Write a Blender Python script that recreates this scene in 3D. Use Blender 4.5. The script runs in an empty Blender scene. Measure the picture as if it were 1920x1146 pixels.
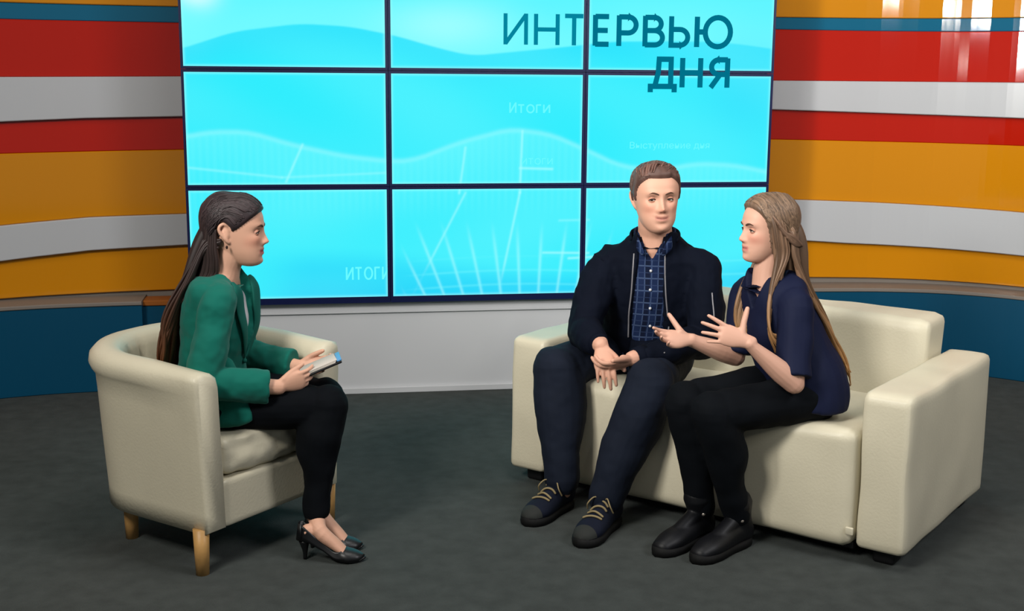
import bpy, bmesh, math, random
import numpy as np
from mathutils import Vector, Matrix, noise
from mathutils.bvhtree import BVHTree

# ------------------------------------------------------------------ camera, world, lights, exposure
SC = bpy.context.scene
COL = SC.collection
V = Vector

cam_d = bpy.data.cameras.new('camera')
cam = bpy.data.objects.new('camera', cam_d)
COL.objects.link(cam)
right = V((0.9877860, -0.1541540, 0.0069359)).normalized()
fwd = V((0.153129, 0.971666, -0.179403)).normalized()
right = (right - fwd * right.dot(fwd)).normalized()
upv = right.cross(fwd)
cam.matrix_world = Matrix(((right.x, upv.x, -fwd.x, 0.6252),
                           (right.y, upv.y, -fwd.y, -5.9627),
                           (right.z, upv.z, -fwd.z, 1.5363),
                           (0, 0, 0, 1)))
cam_d.sensor_width = 36.0
cam_d.lens = 2300 / 1920 * 36.0
cam_d.clip_end = 100
SC.camera = cam

w = bpy.data.worlds.new('world'); SC.world = w; w.use_nodes = True
w.node_tree.nodes['Background'].inputs[0].default_value = (0.85, 0.93, 1.0, 1)
w.node_tree.nodes['Background'].inputs[1].default_value = 0.22

SC.view_settings.view_transform = 'Standard'
SC.view_settings.look = 'None'
SC.view_settings.gamma = 1
SC.view_settings.exposure = 0
SC.view_settings.use_curve_mapping = False

def area(name, loc, target, size, power, col=(1, 1, 1), sy=None):
    d = bpy.data.lights.new(name, 'AREA'); d.energy = power; d.color = col
    d.size = size
    if 'tube' in name or 'panel' in name: d.spread = math.radians(75)     # spread narrowed to keep their reflections off the left wall
    if sy: d.shape = 'RECTANGLE'; d.size_y = sy
    o = bpy.data.objects.new(name, d); COL.objects.link(o)
    o.location = loc
    o.rotation_euler = (V(target) - V(loc)).to_track_quat('-Z', 'Y').to_euler()
    return o
area('studio_key_light', (-1.6, -5.2, 4.0), (1.6, -1.4, 0.6), 1.0, 172, (1.0, 0.965, 0.90))
area('studio_fill_light', (4.6, -5.0, 4.0), (1.6, -1.4, 0.6), 1.4, 115, (0.97, 0.97, 1.0))
area('studio_top_light', (1.5, -2.6, 4.6), (1.5, -1.8, 0.0), 1.8, 70, (1.0, 0.98, 0.94))
# narrow lamps standing around the camera; they show as streaks in the glossy wall
area('studio_tube_light', (1.60, -5.22, 2.02), (4.0, 0.26, 1.75), 0.06, 5, (1.0, 0.97, 0.88), 0.75).rotation_euler.rotate_axis('Z', -0.55)
area('studio_tube_light', (3.83, -5.62, 2.72), (3.7, 0.36, 1.97), 0.16, 8, (1.0, 0.97, 0.88), 0.75)
area('studio_spot_panel', (0.98, -4.89, 2.22), (4.12, 0.2, 1.88), 0.14, 3, (0.95, 0.98, 1.0), 0.16)
area('studio_soft_panel', (-0.62, -3.60, 2.06), (4.25, 0.1, 1.66), 0.34, 20, (1.0, 0.98, 0.94), 0.62)

# ------------------------------------------------------------------ helpers
def s2l(c):
    return tuple(((v / 255) / 12.92 if v / 255 <= 0.04045 else ((v / 255 + 0.055) / 1.055) ** 2.4) for v in c)

def mat(name, col, rough=0.6, spec=0.5, noise_amt=0.0, noise_scale=20, bump=0.0, bump_scale=200, coat=0, metal=0, attr=None, emit=None, sheen=0):
    m = bpy.data.materials.new(name); m.use_nodes = True
    nt = m.node_tree; b = nt.nodes['Principled BSDF']
    c = s2l(col)
    b.inputs['Base Color'].default_value = (*c, 1)
    b.inputs['Roughness'].default_value = rough
    b.inputs['Specular IOR Level'].default_value = spec
    b.inputs['Metallic'].default_value = metal
    b.inputs['Coat Weight'].default_value = coat
    b.inputs['Coat Roughness'].default_value = 0.08
    b.inputs['Sheen Weight'].default_value = sheen
    tc = nt.nodes.new('ShaderNodeTexCoord')
    src = None
    if attr:
        a = nt.nodes.new('ShaderNodeAttribute'); a.attribute_name = attr
        src = a.outputs['Color']
        nt.links.new(src, b.inputs['Base Color'])
    if noise_amt:
        n = nt.nodes.new('ShaderNodeTexNoise'); n.inputs['Scale'].default_value = noise_scale
        n.inputs['Detail'].default_value = 5
        nt.links.new(tc.outputs['Object'], n.inputs['Vector'])
        r = nt.nodes.new('ShaderNodeMapRange')
        r.inputs[1].default_value = 0.3; r.inputs[2].default_value = 0.7
        r.inputs[3].default_value = 1 - noise_amt; r.inputs[4].default_value = 1 + noise_amt
        nt.links.new(n.outputs['Fac'], r.inputs[0])
        mx = nt.nodes.new('ShaderNodeVectorMath'); mx.operation = 'SCALE'
        if src: nt.links.new(src, mx.inputs[0])
        else: mx.inputs[0].default_value = c
        nt.links.new(r.outputs[0], mx.inputs['Scale'])
        nt.links.new(mx.outputs[0], b.inputs['Base Color'])
    if bump:
        n2 = nt.nodes.new('ShaderNodeTexNoise'); n2.inputs['Scale'].default_value = bump_scale
        n2.inputs['Detail'].default_value = 3
        nt.links.new(tc.outputs['Object'], n2.inputs['Vector'])
        bp = nt.nodes.new('ShaderNodeBump'); bp.inputs['Strength'].default_value = bump
        bp.inputs['Distance'].default_value = 0.01
        nt.links.new(n2.outputs['Fac'], bp.inputs['Height'])
        nt.links.new(bp.outputs[0], b.inputs['Normal'])
    if emit:
        b.inputs['Emission Color'].default_value = (*s2l(emit), 1)
        b.inputs['Emission Strength'].default_value = 1
    return m

def tag(o, label=None, cat=None, group=None, kind=None):
    if label: o['label'] = label
    if cat: o['category'] = cat
    if group: o['group'] = group
    if kind: o['kind'] = kind
    return o

def link(name, me, m=None, parent=None, smooth=True):
    me.name = name
    if m is not None:
        me.materials.clear(); me.materials.append(m)
    if smooth:
        me.polygons.foreach_set('use_smooth', [True] * len(me.polygons))
    o = bpy.data.objects.new(name, me); COL.objects.link(o)
    if parent: put(o, parent)
    return o

def put(o, parent):
    o.parent = parent
    o.matrix_parent_inverse = Matrix.Translation(-V(parent.location)) if parent.type == 'EMPTY' else Matrix.Identity(4)

def thing(name, loc, label, cat, group=None):
    o = bpy.data.objects.new(name, None); COL.objects.link(o)
    o.location = loc; o.empty_display_size = 0.1
    return tag(o, label, cat, group)

def from_bm(name, bm, m=None, parent=None, smooth=True):
    me = bpy.data.meshes.new(name); bm.to_mesh(me); bm.free()
    return link(name, me, m, parent, smooth)

def rbox(bm, lo, hi, r=0.01, seg=3, M=None):
    """bevelled box between two corners"""
    lo, hi = V(lo), V(hi)
    res = bmesh.ops.create_cube(bm, size=1)
    vs = res['verts']
    c = (lo + hi) / 2; s = hi - lo
    for v in vs: v.co = V((c.x + v.co.x * s.x, c.y + v.co.y * s.y, c.z + v.co.z * s.z))
    if r > 0:
        es = list({e for v in vs for e in v.link_edges})
        g = bmesh.ops.bevel(bm, geom=es, offset=r, segments=seg, profile=0.5, affect='EDGES')
        vs = [v for v in g['verts']]
        fs = {f for v in vs for f in v.link_faces}
        vs = list({v for f in fs for v in f.verts})
    if M is not None:
        for v in vs: v.co = M @ v.co
    return vs

def catmull(pts, sub):
    n = len(pts); out = []
    if n == 2 or sub <= 1:
        return [np.array(p, float) for p in pts]
    P = [np.array(p, float) for p in pts]
    P = [2 * P[0] - P[1]] + P + [2 * P[-1] - P[-2]]
    for i in range(1, n):
        p0, p1, p2, p3 = P[i - 1], P[i], P[i + 1], P[i + 2]
        for k in range(sub):
            t = k / sub
            out.append(0.5 * ((2 * p1) + (-p0 + p2) * t + (2 * p0 - 5 * p1 + 4 * p2 - p3) * t * t + (-p0 + 3 * p1 - 3 * p2 + p3) * t ** 3))
    out.append(P[-2])
    return out

def tube(bm, pts, rad, up=(0, 0, 1), seg=16, sub=4, cap='round', ce=2.0):
    """tapered elliptical tube; rad entries are r or (side, up)"""
    rad = [(r, r) if not isinstance(r, (tuple, list)) else r for r in rad]
    data = [list(p) + list(r) for p, r in zip(pts, rad)]
    data = catmull(data, sub)
    C = [V(d[:3]) for d in data]; R = [(max(d[3], 1e-4), max(d[4], 1e-4)) for d in data]
    n = len(C); U = V(up)
    T = []
    for i in range(n):
        a = C[max(i - 1, 0)]; b = C[min(i + 1, n - 1)]
        t = (b - a); T.append(t.normalized() if t.length > 1e-9 else V((0, 0, 1)))
    rings = []
    def ring(c, t, ra, rb):
        nn = U - t * U.dot(t)
        if nn.length < 1e-3: nn = V((0.3, 1, 0.1)) - t * V((0.3, 1, 0.1)).dot(t)
        nn.normalize(); s = t.cross(nn)
        vs = []
        for k in range(seg):
            a = 2 * math.pi * k / seg
            ca, sa = math.cos(a), math.sin(a)
            if ce != 2.0:
                ca = math.copysign(abs(ca) ** (2 / ce), ca); sa = math.copysign(abs(sa) ** (2 / ce), sa)
            vs.append(bm.verts.new(c + s * (ra * ca) + nn * (rb * sa)))
        rings.append(vs)
    m0 = min(R[0]); m1 = min(R[-1])
    if cap == 'round':
        for a in (80, 55, 28):
            q = math.radians(a); ring(C[0] - T[0] * m0 * math.sin(q), T[0], R[0][0] * math.cos(q), R[0][1] * math.cos(q))
    for i in range(n): ring(C[i], T[i], *R[i])
    if cap == 'round':
        for a in (28, 55, 80):
            q = math.radians(a); ring(C[-1] + T[-1] * m1 * math.sin(q), T[-1], R[-1][0] * math.cos(q), R[-1][1] * math.cos(q))
    for a, b in zip(rings[:-1], rings[1:]):
        for k in range(seg):
            bm.faces.new((a[k], a[(k + 1) % seg], b[(k + 1) % seg], b[k]))
    bm.faces.new(rings[0][::-1]); bm.faces.new(rings[-1])
    return rings

def ball(bm, c, r, seg=20):
    r = (r, r, r) if not isinstance(r, (tuple, list)) else r
    res = bmesh.ops.create_uvsphere(bm, u_segments=seg, v_segments=seg // 2, radius=1)
    for v in res['verts']: v.co = V((c[0] + v.co.x * r[0], c[1] + v.co.y * r[1], c[2] + v.co.z * r[2]))
    return res['verts']

def blob(bm, voxel, smooth=4, fac=0.5):
    """union the closed shapes of bm into one continuous surface"""
    bmesh.ops.recalc_face_normals(bm, faces=bm.faces)
    me = bpy.data.meshes.new('t'); bm.to_mesh(me); bm.free()
    o = bpy.data.objects.new('t', me); COL.objects.link(o)
    r = o.modifiers.new('r', 'REMESH'); r.mode = 'VOXEL'; r.voxel_size = voxel
    if smooth:
        s = o.modifiers.new('s', 'SMOOTH'); s.iterations = smooth; s.factor = fac
    dg = bpy.context.evaluated_depsgraph_get(); dg.update()
    out = bpy.data.meshes.new_from_object(o.evaluated_get(dg))
    bpy.data.objects.remove(o); bpy.data.meshes.remove(me)
    return out

def getco(me):
    a = np.empty(len(me.vertices) * 3, np.float32); me.vertices.foreach_get('co', a); return a.reshape(-1, 3).astype(float)
def setco(me, a):
    me.vertices.foreach_set('co', a.astype(np.float32).ravel()); me.update()
def getno(me):
    a = np.empty(len(me.vertices) * 3, np.float32); me.vertices.foreach_get('normal', a); return a.reshape(-1, 3).astype(float)
def setcol(me, c, name='Col'):
    at = me.color_attributes.new(name, 'FLOAT_COLOR', 'POINT')
    q = np.ones((len(me.vertices), 4), np.float32); q[:, :3] = c
    at.data.foreach_set('color', q.ravel())
def vsmooth(me, it, mask=None, f=0.5):
    co = getco(me); e = np.empty(len(me.edges) * 2, np.int32); me.edges.foreach_get('vertices', e); e = e.reshape(-1, 2)
    deg = np.bincount(e.ravel(), minlength=len(co)).astype(float); deg[deg == 0] = 1
    for _ in range(it):
        acc = np.zeros_like(co)
        for ax in range(3):
            acc[:, ax] = np.bincount(e[:, 0], co[e[:, 1], ax], len(co)) + np.bincount(e[:, 1], co[e[:, 0], ax], len(co))
        tgt = acc / deg[:, None]
        k = f if mask is None else (f * mask)[:, None]
        co = co + (tgt - co) * k
    setco(me, co)
def sm(x, a, b):
    t = np.clip((x - a) / (b - a), 0, 1); return t * t * (3 - 2 * t)
def wrinkle(me, amp, scale, stretch=(1, 1, 1), seed=0, M=None):
    co = getco(me); no = getno(me)
    st = V(stretch)
    d = np.array([noise.fractal(V((p[0] * st.x, p[1] * st.y, p[2] * st.z)) * scale + V((seed, seed * 2, 0)), 1.0, 2.0, 2) for p in co])
    setco(me, co + no * (d * amp)[:, None])
def bvh(me):
    return BVHTree.FromPolygons([v.co.copy() for v in me.vertices], [tuple(p.vertices) for p in me.polygons])
def surf(bv, p, direction, off=0.004, far=0.5):
    """point on a surface met when looking at p against direction"""
    d = V(direction).normalized()
    hit, n, i, dist = bv.ray_cast(V(p) + d * far, -d)
    if hit is None: return V(p)
    return hit + n * off if n.dot(d) > 0 else hit + d * off

# ------------------------------------------------------------------ materials
M = dict(
    carpet=mat('carpet', (67, 71, 69), 0.95, 0.1, 0.14, 14, 0.5, 350),
    white=mat('white_paint', (196, 197, 199), 0.45, 0.4),
    whitegloss=mat('white_gloss_panel', (178, 180, 183), 0.28, 0.45),
    red=mat('red_gloss_panel', (172, 26, 8), 0.07, 0.5),
    yellow=mat('yellow_gloss_panel', (196, 126, 10), 0.09, 0.5),
    blue=mat('blue_panel', (2, 66, 94), 0.30, 0.4),
    bluestripe=mat('blue_gloss_stripe', (16, 92, 122), 0.08, 0.5),
    ledge=mat('grey_ledge', (120, 112, 104), 0.5, 0.3),
    brown=mat('brown_edge', (150, 84, 24), 0.5, 0.3),
    bezel=mat('black_bezel', (6, 16, 62), 0.35, 0.4),
    ceiling=mat('dark_ceiling', (40, 42, 45), 0.9, 0.2),
    cream=mat('cream_leatherette', (204, 196, 172), 0.42, 0.4, 0.03, 6, 0.08, 120),
    creamdark=mat('cream_seam', (120, 110, 92), 0.6, 0.2),
    wood=mat('beech_leg', (186, 142, 84), 0.45, 0.4, 0.12, 30),
    blackplastic=mat('black_plastic', (10, 10, 12), 0.5, 0.4),
    skin=mat('skin', (200, 150, 125), 0.55, 0.35, attr='Col'),
    darkhair=mat('dark_brown_hair', (50, 38, 36), 0.5, 0.35, attr='Col'),
    eye=mat('eye', (220, 215, 210), 0.25, 0.5, attr='Col'),
    brow=mat('eyebrow', (80, 56, 44), 0.8, 0.2),
    blazer=mat('green_blazer_cloth', (3, 100, 86), 0.8, 0.2, 0.05, 8, sheen=0.1),
    lapel=mat('green_lapel_cloth', (4, 88, 76), 0.75, 0.25),
    blouse=mat('white_blouse', (205, 205, 210), 0.8, 0.2),
    blacktrouser=mat('black_trousers', (5, 8, 13), 0.85, 0.12),
    blackshoe=mat('black_patent', (7, 7, 10), 0.42, 0.5),
    navyjacket=mat('navy_bomber_cloth', (4, 9, 23), 0.85, 0.12, 0.05, 10),
    jeans=mat('dark_blue_trousers', (15, 22, 36), 0.85, 0.2, 0.06, 12),
    navyshirt=mat('navy_blouse', (8, 16, 44), 0.75, 0.2),
    boots=mat('black_boots', (10, 11, 15), 0.5, 0.3),
    metal=mat('zip_metal', (170, 160, 150), 0.35, 0.5, metal=0.7),
    laces=mat('tan_laces', (140, 124, 90), 0.8, 0.2),
    sneaker=mat('navy_sneaker', (12, 18, 34), 0.8, 0.2, 0.1, 40),
    rubber=mat('dark_rubber', (42, 44, 42), 0.75, 0.2),
    sole=mat('black_sole', (12, 12, 12), 0.7, 0.2),
    paper=mat('paper', (196, 188, 178), 0.7, 0.2),
    tabletblue=mat('light_blue_cover', (90, 150, 200), 0.4, 0.4),
)
def plaid_mat():
    m = bpy.data.materials.new('blue_plaid_cloth'); m.use_nodes = True
    nt = m.node_tree; b = nt.nodes['Principled BSDF']; b.inputs['Roughness'].default_value = 0.85
    b.inputs['Specular IOR Level'].default_value = 0.15
    tc = nt.nodes.new('ShaderNodeTexCoord')
    sep = nt.nodes.new('ShaderNodeSeparateXYZ'); nt.links.new(tc.outputs['Object'], sep.inputs[0])
    def stripes(sock, period, width):
        a = nt.nodes.new('ShaderNodeMath'); a.operation = 'DIVIDE'; nt.links.new(sock, a.inputs[0]); a.inputs[1].default_value = period
        f = nt.nodes.new('ShaderNodeMath'); f.operation = 'FRACT'; nt.links.new(a.outputs[0], f.inputs[0])
        l = nt.nodes.new('ShaderNodeMath'); l.operation = 'LESS_THAN'; nt.links.new(f.outputs[0], l.inputs[0]); l.inputs[1].default_value = width
        return l.outputs[0]
    def mixc(fac, a, c):
        mx = nt.nodes.new('ShaderNodeMix'); mx.data_type = 'RGBA'
        nt.links.new(fac, mx.inputs[0])
        if isinstance(a, tuple): mx.inputs[6].default_value = (*a, 1)
        else: nt.links.new(a, mx.inputs[6])
        mx.inputs[7].default_value = (*c, 1); return mx.outputs[2]
    x, z = sep.outputs[0], sep.outputs[2]
    c = mixc(stripes(x, 0.046, 0.42), s2l((20, 35, 68)), s2l((10, 20, 44)))
    c = mixc(stripes(z, 0.046, 0.12), c, s2l((66, 82, 112)))
    c = mixc(stripes(x, 0.023, 0.16), c, s2l((58, 74, 106)))
    c = mixc(stripes(z, 0.023, 0.10), c, s2l((42, 56, 88)))
    nt.links.new(c, b.inputs['Base Color'])
    return m
M['plaid'] = plaid_mat()

# ------------------------------------------------------------------ room
def slab(name, lo, hi, m):
    bm = bmesh.new(); rbox(bm, lo, hi, 0)
    o = from_bm(name, bm, m, None, False); tag(o, kind='structure'); return o
slab('floor', (-4.5, -8.5, -0.1), (7.5, 2.0, 0.0), M['carpet'])
slab('ceiling', (-4.5, -8.5, 5.2), (7.5, 2.0, 5.3), M['ceiling'])
slab('wall_back', (-4.5, 1.9, 0.0), (7.5, 2.0, 5.2), M['ceiling'])
slab('wall_left', (-4.6, -8.5, 0.0), (-4.5, 2.0, 5.2), M['ceiling'])
slab('wall_right', (7.5, -8.5, 0.0), (7.6, 2.0, 5.2), M['ceiling'])
slab('wall_center', (0.02, 0.035, 0.0), (2.86, 0.12, 3.2), M['white'])
def prism_band(name, path, z0, z1, t, m, parent=None, r=0.004):
    """upright band following a plan curve; z0, z1 are functions of the curve's 0..1, t thickness to the back"""
    bm = bmesh.new(); n = len(path); rows = []
    for i in range(n):
        s = i / (n - 1)
        a = V(path[max(i - 1, 0)]); b = V(path[min(i + 1, n - 1)])
        tg = (b - a).normalized(); nb = V((-tg.y, tg.x))      # towards the back
        if nb.y < 0: nb = -nb
        p = V(path[i]); q = p + nb * t
        za, zb = z0(s), z1(s)
        p2 = p + nb * r
        rows.append([bm.verts.new((q.x, q.y, za)), bm.verts.new((p2.x, p2.y, za)), bm.verts.new((p.x, p.y, za + r)), bm.verts.new((p.x, p.y, zb - r)), bm.verts.new((p2.x, p2.y, zb)), bm.verts.new((q.x, q.y, zb))])
    for a, b in zip(rows[:-1], rows[1:]):
        for k in range(6): bm.faces.new((a[k], a[(k + 1) % 6], b[(k + 1) % 6], b[k]))
    bm.faces.new(rows[0][::-1]); bm.faces.new(rows[-1])
    bmesh.ops.recalc_face_normals(bm, faces=bm.faces)
    o = from_bm(name, bm, m, parent, False)
    return o
def plan(side, off=0.0, r0=1.5, r1=3.45, n=110):
    """concave side wall: distance from the middle of the screen wall -> plan depth"""
    rs = [1.4, 1.8, 2.15, 2.4, 2.6, 2.75, 2.9, 3.1, 3.45]
    ys = [0.24, 0.235, 0.20, 0.135, 0.03, -0.09, -0.26, -0.60, -1.40]
    out = []
    for i in range(n):
        r = r0 + (r1 - r0) * i / (n - 1)
        y = np.interp(r, rs, ys)
        y = 0.25 * np.interp(r - .08, rs, ys) + 0.5 * y + 0.25 * np.interp(r + .08, rs, ys)
        out.append((1.44 + side * r, float(y)))
    if off:
        o2 = []
        for i in range(n):
            a = V(out[max(i - 1, 0)]); b = V(out[min(i + 1, n - 1)]); tg = (b - a).normalized(); nb = V((-tg.y, tg.x))
            if nb.y < 0: nb = -nb
            q = V(out[i]) + nb * off; o2.append((q.x, q.y))
        out = o2
    return out
def lin(*kv):
    xs, ys = kv[::2], kv[1::2]
    return lambda s: float(np.interp(s, xs, ys))
# 0..1 along the wall from the screen outwards; the frame's edge is near 0.47 on the left, 0.68 on the right
EDGES = {
 -1: [lin(0, 1.89, 1, 1.90), lin(0, 1.812, 1, 1.82), lin(0, 1.552, .5, 1.54, 1, 1.53), lin(0, 1.356, .25, 1.345, .5, 1.322, 1, 1.27), lin(0, 1.19, .5, 1.172, 1, 1.13),
      lin(0, .868, .25, .855, .5, .815, 1, .74), lin(0, .712, .25, .69, .5, .640, 1, .54), lin(0, 0.478, .5, .458, 1, .458)],
 1: [lin(0, 1.885, 1, 1.885), lin(0, 1.822, 1, 1.81), lin(0, 1.553, 1, 1.55), lin(0, 1.405, .35, 1.385, .7, 1.363, 1, 1.33), lin(0, 1.243, .35, 1.23, .7, 1.22, 1, 1.19),
     lin(0, .925, .35, .90, .7, .868, 1, .83), lin(0, .715, .3, .675, .7, .640, 1, .60), lin(0, .485, .7, .470, 1, .470)],
}
def side_wall(side, nm):
    E = EDGES[side]
    r0 = 1.44 if side < 0 else 1.42
    base = prism_band('wall_' + nm + '_curved', plan(side, 0.21, r0), lambda s: 0.0, lambda s: 3.2, 0.06, M['ledge'])
    tag(base, kind='structure')
    names = [('yellow_panel', lambda s: 2.35, E[0], M['yellow'], .018), ('blue_panel', E[0], E[1], M['bluestripe'], .012), ('red_panel', E[1], E[2], M['red'], .018),
             ('white_panel', E[2], E[3], M['whitegloss'], .045), ('red_panel', E[3], E[4], M['red'], .018), ('yellow_panel', E[4], E[5], M['yellow'], .022),
             ('white_panel', E[5], E[6], M['whitegloss'], .05), ('yellow_panel', E[6], E[7], M['yellow'], .018), ('white_panel', lambda s: 3.0, lambda s: 2.35, M['whitegloss'], .04)]
    for n_, top, bot, m, th in names:
        put(prism_band(n_, plan(side, 0.21 - th, r0), bot, top, th, m), base)
    # lower plinth with a grey ledge
    return base
wl = side_wall(-1, 'left'); wr = side_wall(1, 'right')
pl = plan(-1, 0, 1.44)
pl_out = [p for p in pl if p[0] < -0.25]
pl_in = [(p[0], p[1] + 0.06) for p in pl if p[0] > -0.30]
put(prism_band('plinth_panel', pl_out, lambda s: 0.0, lambda s: 0.432, 0.2, M['blue']), wl)
put(prism_band('ledge', [(p[0], p[1] - 0.006) for p in pl_out], lambda s: 0.432, lambda s: 0.452, 0.212, M['ledge']), wl)
put(prism_band('plinth_panel', pl_in, lambda s: 0.0, lambda s: 0.418, 0.14, M['blue']), wl)
put(prism_band('ledge', [(p[0], p[1] - 0.006) for p in pl_in], lambda s: 0.418, lambda s: 0.445, 0.14, M['brown']), wl)
pr_ = plan(1, 0, 1.42)
put(prism_band('plinth_panel', pr_, lambda s: 0.0, lambda s: 0.432, 0.2, M['blue']), wr)
put(prism_band('ledge', [(p[0], p[1] - 0.006) for p in pr_], lambda s: 0.432, lambda s: 0.452, 0.212, M['ledge']), wr)
bm = bmesh.new(); rbox(bm, (0.0, 0.018, 0.0), (2.88, 0.035, 0.03), 0.003); tag(from_bm('baseboard_center', bm, M['white'], None, False), kind='structure')
bm = bmesh.new(); rbox(bm, (0.0, 0.024, 0.408), (2.88, 0.035, 0.418), 0.002); tag(from_bm('trim_1', bm, M['white'], None, False), kind='structure')

# ------------------------------------------------------------------ video wall
U = 0.96; PYR = 0.5748 * U; Z12 = 1.651 * U     # panel pitch and the height of the joint between rows 1 and 2
GAP = 0.028 * U
def screen_color(X, Z):
    """the picture on the screens, by wall position"""
    c0 = np.array(s2l((40, 236, 252))); light = np.array(s2l((120, 252, 255))); deep = np.array(s2l((0, 214, 250))); pale = np.array(s2l((175, 255, 255)))
    col = np.ones(X.shape + (3,)) * c0
    def over(c, a):
        nonlocal col
        col = col * (1 - a[..., None]) + c * a[..., None]
    # bright sky above the first wave
    wx = [-.02, .25, .55, .78, 1.0, 1.2, 1.36, 1.55, 1.8, 2.05, 2.3, 2.55, 2.7, 2.9]
    wz = [1.665, 1.755, 1.795, 1.785, 1.745, 1.69, 1.655, 1.675, 1.70, 1.73, 1.735, 1.735, 1.725, 1.70]
    h = np.interp(X, wx, wz)
    k = 0
    for d in (-.06, -.03, .03, .06): k = k + np.interp(X + d, wx, wz)
    h = (h + k) / 5
    above = sm(Z - h, -0.004, 0.008)
    over(light, above * (0.75 - 0.35 * sm(Z - h, 0, .25)))
    over(pale, above * 0.7 * np.exp(-((X - 1.25) / .28) ** 2 - ((Z - 1.80) / .11) ** 2))
    over(np.array([1, 1, 1]), np.exp(-((X - .08) / .09) ** 2 - ((Z - 1.93) / .07) ** 2) * .9)
    over(light, 0.6 * np.exp(-((X - .03) / .12) ** 2 - ((Z - 1.80) / .12) ** 2))
    over(deep, (1 - above) * 0.45 * np.exp(-((Z - h) / .12) ** 2))
    over(deep, 0.55 * np.exp(-((X - 2.75) / .25) ** 2 - ((Z - 1.5) / .25) ** 2))
    # second wave: a soft line with a veil below
    ax = [0, .12, .3, .5, .75, .97, 1.08, 1.3, 1.55, 1.75, 1.95, 2.1, 2.3, 2.5, 2.7, 2.9]
    az = [1.27, 1.295, 1.295, 1.235, 1.18, 1.155, 1.16, 1.245, 1.31, 1.285, 1.20, 1.13, 1.105, 1.14, 1.13, 1.09]
    h2 = (np.interp(X, ax, az) + np.interp(X - .05, ax, az) + np.interp(X + .05, ax, az)) / 3
    veil = sm(h2 - Z, -.004, .01) * np.exp(-np.clip(h2 - Z, 0, 9) / .35)
    over(light, 0.35 * veil)
    over(pale, 0.34 * np.exp(-((Z - h2) / .012) ** 2))
    fine = (0.5 + 0.5 * np.sin(X * 190)) * sm(h2 - Z, 0, .02) * sm(Z, .85, 1.0)
    over(light, 0.12 * fine)
    for (x1, z1, x2, z2, a) in [(.55, 1.235, .47, 1.06, .5), (1.33, 1.22, 1.30, 1.0, .5), (1.61, 1.30, 1.60, 1.0, .6), (1.60, 1.12, 1.76, 1.115, .6), (1.6, 1.0, 1.50, .52, .55), (1.33, 1.0, 1.06, .48, .4),
                               (0.0, 1.13, .45, 1.08, .35), (.45, 1.08, .95, 1.10, .3), (1.72, .70, 1.95, .695, .6), (1.85, .67, 1.98, .675, .6), (1.8, .86, 1.95, .862, .3)]:
        t = np.clip(((X - x1) * (x2 - x1) + (Z - z1) * (z2 - z1)) / ((x2 - x1) ** 2 + (z2 - z1) ** 2), 0, 1)
        d = np.hypot(X - x1 - t * (x2 - x1), Z - z1 - t * (z2 - z1))
        over(pale, a * np.exp(-(d / .006) ** 2))
    # darker foot with a grid of slanted lines
    foot = sm(0.70 - Z + 0.06 * np.sin(X * 2.2 + .3), 0, .14) * sm(X, .25, .6)
    over(deep, 0.85 * foot)
    over(np.array(s2l((0, 190, 245))), foot * .5 * sm(.62 - Z, 0, .2))
    q = (X - 1.65) / (1 + (Z - .5) * .9)
    g = np.exp(-((((q / .095) % 1) - .5) / .07) ** 2) * sm(.88 - Z, 0, .2) * sm(X, 1.0, 1.1) * (1 - sm(X, 2.0, 2.1))
    over(pale, 0.45 * g)
    gz = np.exp(-(((((Z + .02 * np.sin(X * 3)) / .07) % 1) - .5) / .08) ** 2) * sm(.72 - Z, 0, .1) * sm(X, 1.0, 1.2)
    over(light, 0.30 * gz)
    n = 0.5 + 0.5 * np.sin(X * 5 + 1.7 * np.sin(Z * 4)) * np.cos(Z * 6 + X)
    over(light, 0.22 * n)
    return col
def screen_mat():
    m = bpy.data.materials.new('lit_screen'); m.use_nodes = True
    nt = m.node_tree; b = nt.nodes['Principled BSDF']
    a = nt.nodes.new('ShaderNodeAttribute'); a.attribute_name = 'Col'
    b.inputs['Base Color'].default_value = (0.01, 0.01, 0.012, 1); b.inputs['Roughness'].default_value = 0.35
    b.inputs['Specular IOR Level'].default_value = 0.04
    nt.links.new(a.outputs['Color'], b.inputs['Emission Color']); b.inputs['Emission Strength'].default_value = 1.0
    return m
M['screen'] = screen_mat()
vw = thing('video_wall', (1.44, 0.02, 0.45), 'video wall of nine bright cyan screens in thin dark bezels, showing a Cyrillic title', 'video wall')
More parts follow.
